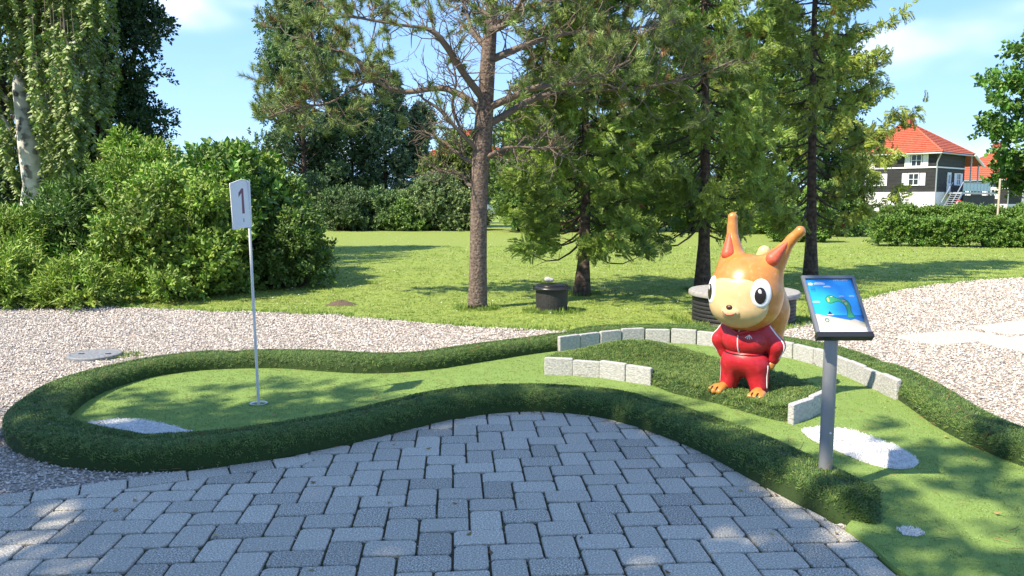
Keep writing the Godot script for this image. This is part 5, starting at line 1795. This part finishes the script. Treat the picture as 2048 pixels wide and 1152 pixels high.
func small_things() -> void:
	# manhole cover in the gravel
	var m := thing("manhole_cover", "flat round grey cover lying in the gravel beside the lane", "manhole cover", Vector3(-3.75, -0.01, -7.08))
	var b := MB.new(); b.lathe([Vector2(0.225, -0.03), Vector2(0.23, 0.02), Vector2(0.222, 0.032), Vector2(0.2, 0.033), Vector2(0.196, 0.026), Vector2(0.0, 0.028)], 44)
	part("cover", b.mesh(mats.concrete_dark if mats.has("concrete_dark") else tri_mat(ntex(141, 0.06, [[0.2, Color(0.13, 0.14, 0.15)], [0.8, Color(0.25, 0.26, 0.275)]], 256), 2.0, 0.7)), m)
	for k in 2:
		var s := MB.new(); s.box(Vector3(0.12 * (k * 2 - 1), 0.029, 0), Vector3(0.05, 0.006, 0.018))
		part("lifting_slot", s.mesh(mats.black_plastic, false), m)
	# pale slabs half buried in the gravel at the right
	var lab := ["long pale slab half buried in the gravel", "pale slab sunk in the gravel beside the long one", "short pale slab at the gravel path's far side", "broken pale slab beside the short one"]
	var sp := [[Vector2(4.5, -8.05), 0.55, 0.3, 0.4], [Vector2(5.2, -7.75), 0.6, 0.34, 0.4], [Vector2(5.6, -8.7), 0.55, 0.3, 0.45], [Vector2(6.4, -9.0), 0.6, 0.34, 0.45]]
	for i in 4:
		var poly := PackedVector2Array()
		for k in 12:
			var a := TAU * k / 12.0
			var q := Vector2(signf(cos(a)) * pow(absf(cos(a)), 0.4) * sp[i][1], signf(sin(a)) * pow(absf(sin(a)), 0.4) * sp[i][2]) * rr(0.9, 1.05)
			poly.append(sp[i][0] + q.rotated(-sp[i][3]))
		solo("slab", stone_prism(poly, -0.06, 0.006, 0.01, mats.slab), lab[i], "slab", Vector3.ZERO, "slabs in the gravel")
	# molehill
	var mh := MB.new()
	var g := gp(683, 605)
	var n := noise(5, 9.0, 3)
	for r in 8:
		for k in 24:
			var a := TAU * k / 24
			var rad := r / 7.0 * 0.2
			var pt := Vector3(cos(a) * rad * 1.2, 0.06 * pow(cos(r / 7.0 * PI * 0.5), 1.3) - 0.005, sin(a) * rad)
			pt.y += n.get_noise_3dv(pt * 3.0) * 0.035 * (1.0 - r / 7.0)
			mh.add(pt)
	for r in 7:
		for k in 24:
			mh.quad(r * 24 + k, r * 24 + (k + 1) % 24, (r + 1) * 24 + (k + 1) % 24, (r + 1) * 24 + k)
	solo("molehill", mh.mesh(tri_mat(ntex(142, 0.08, [[0.2, Color(0.05, 0.035, 0.022)], [0.8, Color(0.16, 0.115, 0.075)]], 256), 3.0, 1.0)), "small brown molehill on the lawn", "molehill", Vector3(g.x, -0.03, g.z))
	# litter: grit on the paving, needles and twigs on the turf
	var grit := Scatter.new()
	for i in 5200:
		var p := Vector2(rr(-3.2, 1.8), rr(-5.2, -2.4))
		if not Geometry2D.is_point_in_polygon(p, pave_poly): continue
		var s := rr(0.0015, 0.0042)
		grit.put(Transform3D(Basis(Vector3.UP, rr(0, TAU)).scaled(Vector3.ONE * s), Vector3(p.x, 0.0085, p.y)), Color(0.66, 0.65, 0.63) * rr(0.6, 1.1))
	var gs := scatter("grit", grit, stone_mesh(mats.chip, 151), self)
	gs.set_meta("label", "white grit grains scattered over the grey paving"); gs.set_meta("category", "grit")
	var nm := MB.new(); nm.tube([Vector3(-0.03, 0, 0), Vector3(0, 0.003, 0.004), Vector3(0.03, 0.001, 0)], [0.0011, 0.0013, 0.0009], 4)
	var lit := Scatter.new()
	for i in 420:
		var p := Vector2(rr(-3.0, 2.8), rr(-7.4, -2.9))
		if not Geometry2D.is_point_in_polygon(p, lane_poly): continue
		if rng.randf() > 0.3 and p.y > -5.6 and p.x < 1.0: continue
		lit.put(Transform3D(Basis(Vector3.UP, rr(0, TAU)).scaled(Vector3.ONE * rr(0.5, 1.3)), Vector3(p.x, 0.033, p.y)), Color(0.22, 0.12, 0.05) * rr(0.6, 1.4))
	for i in 160:
		var k := rng.randi() % (kerb.size() - 1)
		var p := kerb_point(k, PI * rr(0.25, 0.85), 0.16)
		lit.put(Transform3D(basis_along(rdir(), 0).scaled(Vector3.ONE * rr(0.5, 1.2)), p + Vector3(0, 0.012, 0)), Color(0.27, 0.15, 0.06) * rr(0.6, 1.3))
	for i in 90:
		var f := kerb_frame(20 + rng.randi() % 90)
		var p: Vector2 = f[0] - f[1] * rr(0.16, 0.21)
		lit.put(Transform3D(Basis(Vector3.UP, rr(0, TAU)).scaled(Vector3.ONE * rr(0.4, 1.0)), Vector3(p.x, 0.01, p.y)), Color(0.26, 0.13, 0.06) * rr(0.6, 1.3))
	var ln := scatter("needle_litter", lit, nm.mesh(mats.litter), self)
	ln.set_meta("label", "brown fallen pine needles strewn over the artificial turf"); ln.set_meta("category", "litter")
	var lf := MB.new()
	leaf(lf, Vector3(-0.02, 0.002, 0), Vector3(1, 0, 0), Vector3(0, 0, 1), 0.045, 0.014, 0.006)
	var fl := Scatter.new()
	for i in 70:
		var p := Vector2(rr(-3.0, 2.6), rr(-5.6, -2.6))
		var on_pave := Geometry2D.is_point_in_polygon(p, pave_poly)
		if not on_pave and not Geometry2D.is_point_in_polygon(p, lane_poly): continue
		fl.put(Transform3D(Basis(Vector3.UP, rr(0, TAU)).scaled(Vector3.ONE * rr(0.35, 0.9)), Vector3(p.x, 0.012 if on_pave else 0.032, p.y)), [Color(0.30, 0.19, 0.07), Color(0.22, 0.11, 0.05), Color(0.33, 0.28, 0.10)][i % 3] * rr(0.7, 1.2))
	var fn := scatter("fallen_leaves", fl, lf.mesh(mats.litter, false), self)
	fn.set_meta("label", "small dry brown leaves lying on paving and turf"); fn.set_meta("category", "leaves")
	# clover and daisies in the lawn
	var ds := Scatter.new()
	for i in 900:
		var p := Vector2(rr(-9, 14), rr(-9.5, -32))
		if Geometry2D.is_point_in_polygon(p, gravel_poly): continue
		ds.put(Transform3D(Basis(Vector3.UP, rr(0, TAU)).scaled(Vector3.ONE * rr(0.008, 0.013)), Vector3(p.x, 0.02, p.y)), Color(0.75, 0.75, 0.66) * rr(0.7, 1.05))
	var dn := scatter("clover_flowers", ds, stone_mesh(mats.chip, 152), self)
	dn.set_meta("label", "tiny white clover flowers dotted over the lawn"); dn.set_meta("category", "flowers")
	# moss and weeds in the paving joints
	var js := Scatter.new()
	for i in 520:
		var p := Vector2(rr(-3.0, 1.6), rr(-5.0, -2.6))
		if not Geometry2D.is_point_in_polygon(p, pave_poly): continue
		js.put(Transform3D(Basis(Vector3.UP, rr(0, TAU)).scaled(Vector3.ONE * rr(0.12, 0.3)), Vector3(p.x, -0.006, p.y)), Color(0.08, 0.14, 0.03) * rr(0.7, 1.2))
	var jn := scatter("joint_weeds", js, tuft_mesh(mats.grass, 9, 0.05, 0.03, 0.003, 153), self)
	jn.set_meta("label", "tiny weeds growing in the joints of the paving"); jn.set_meta("category", "weeds")
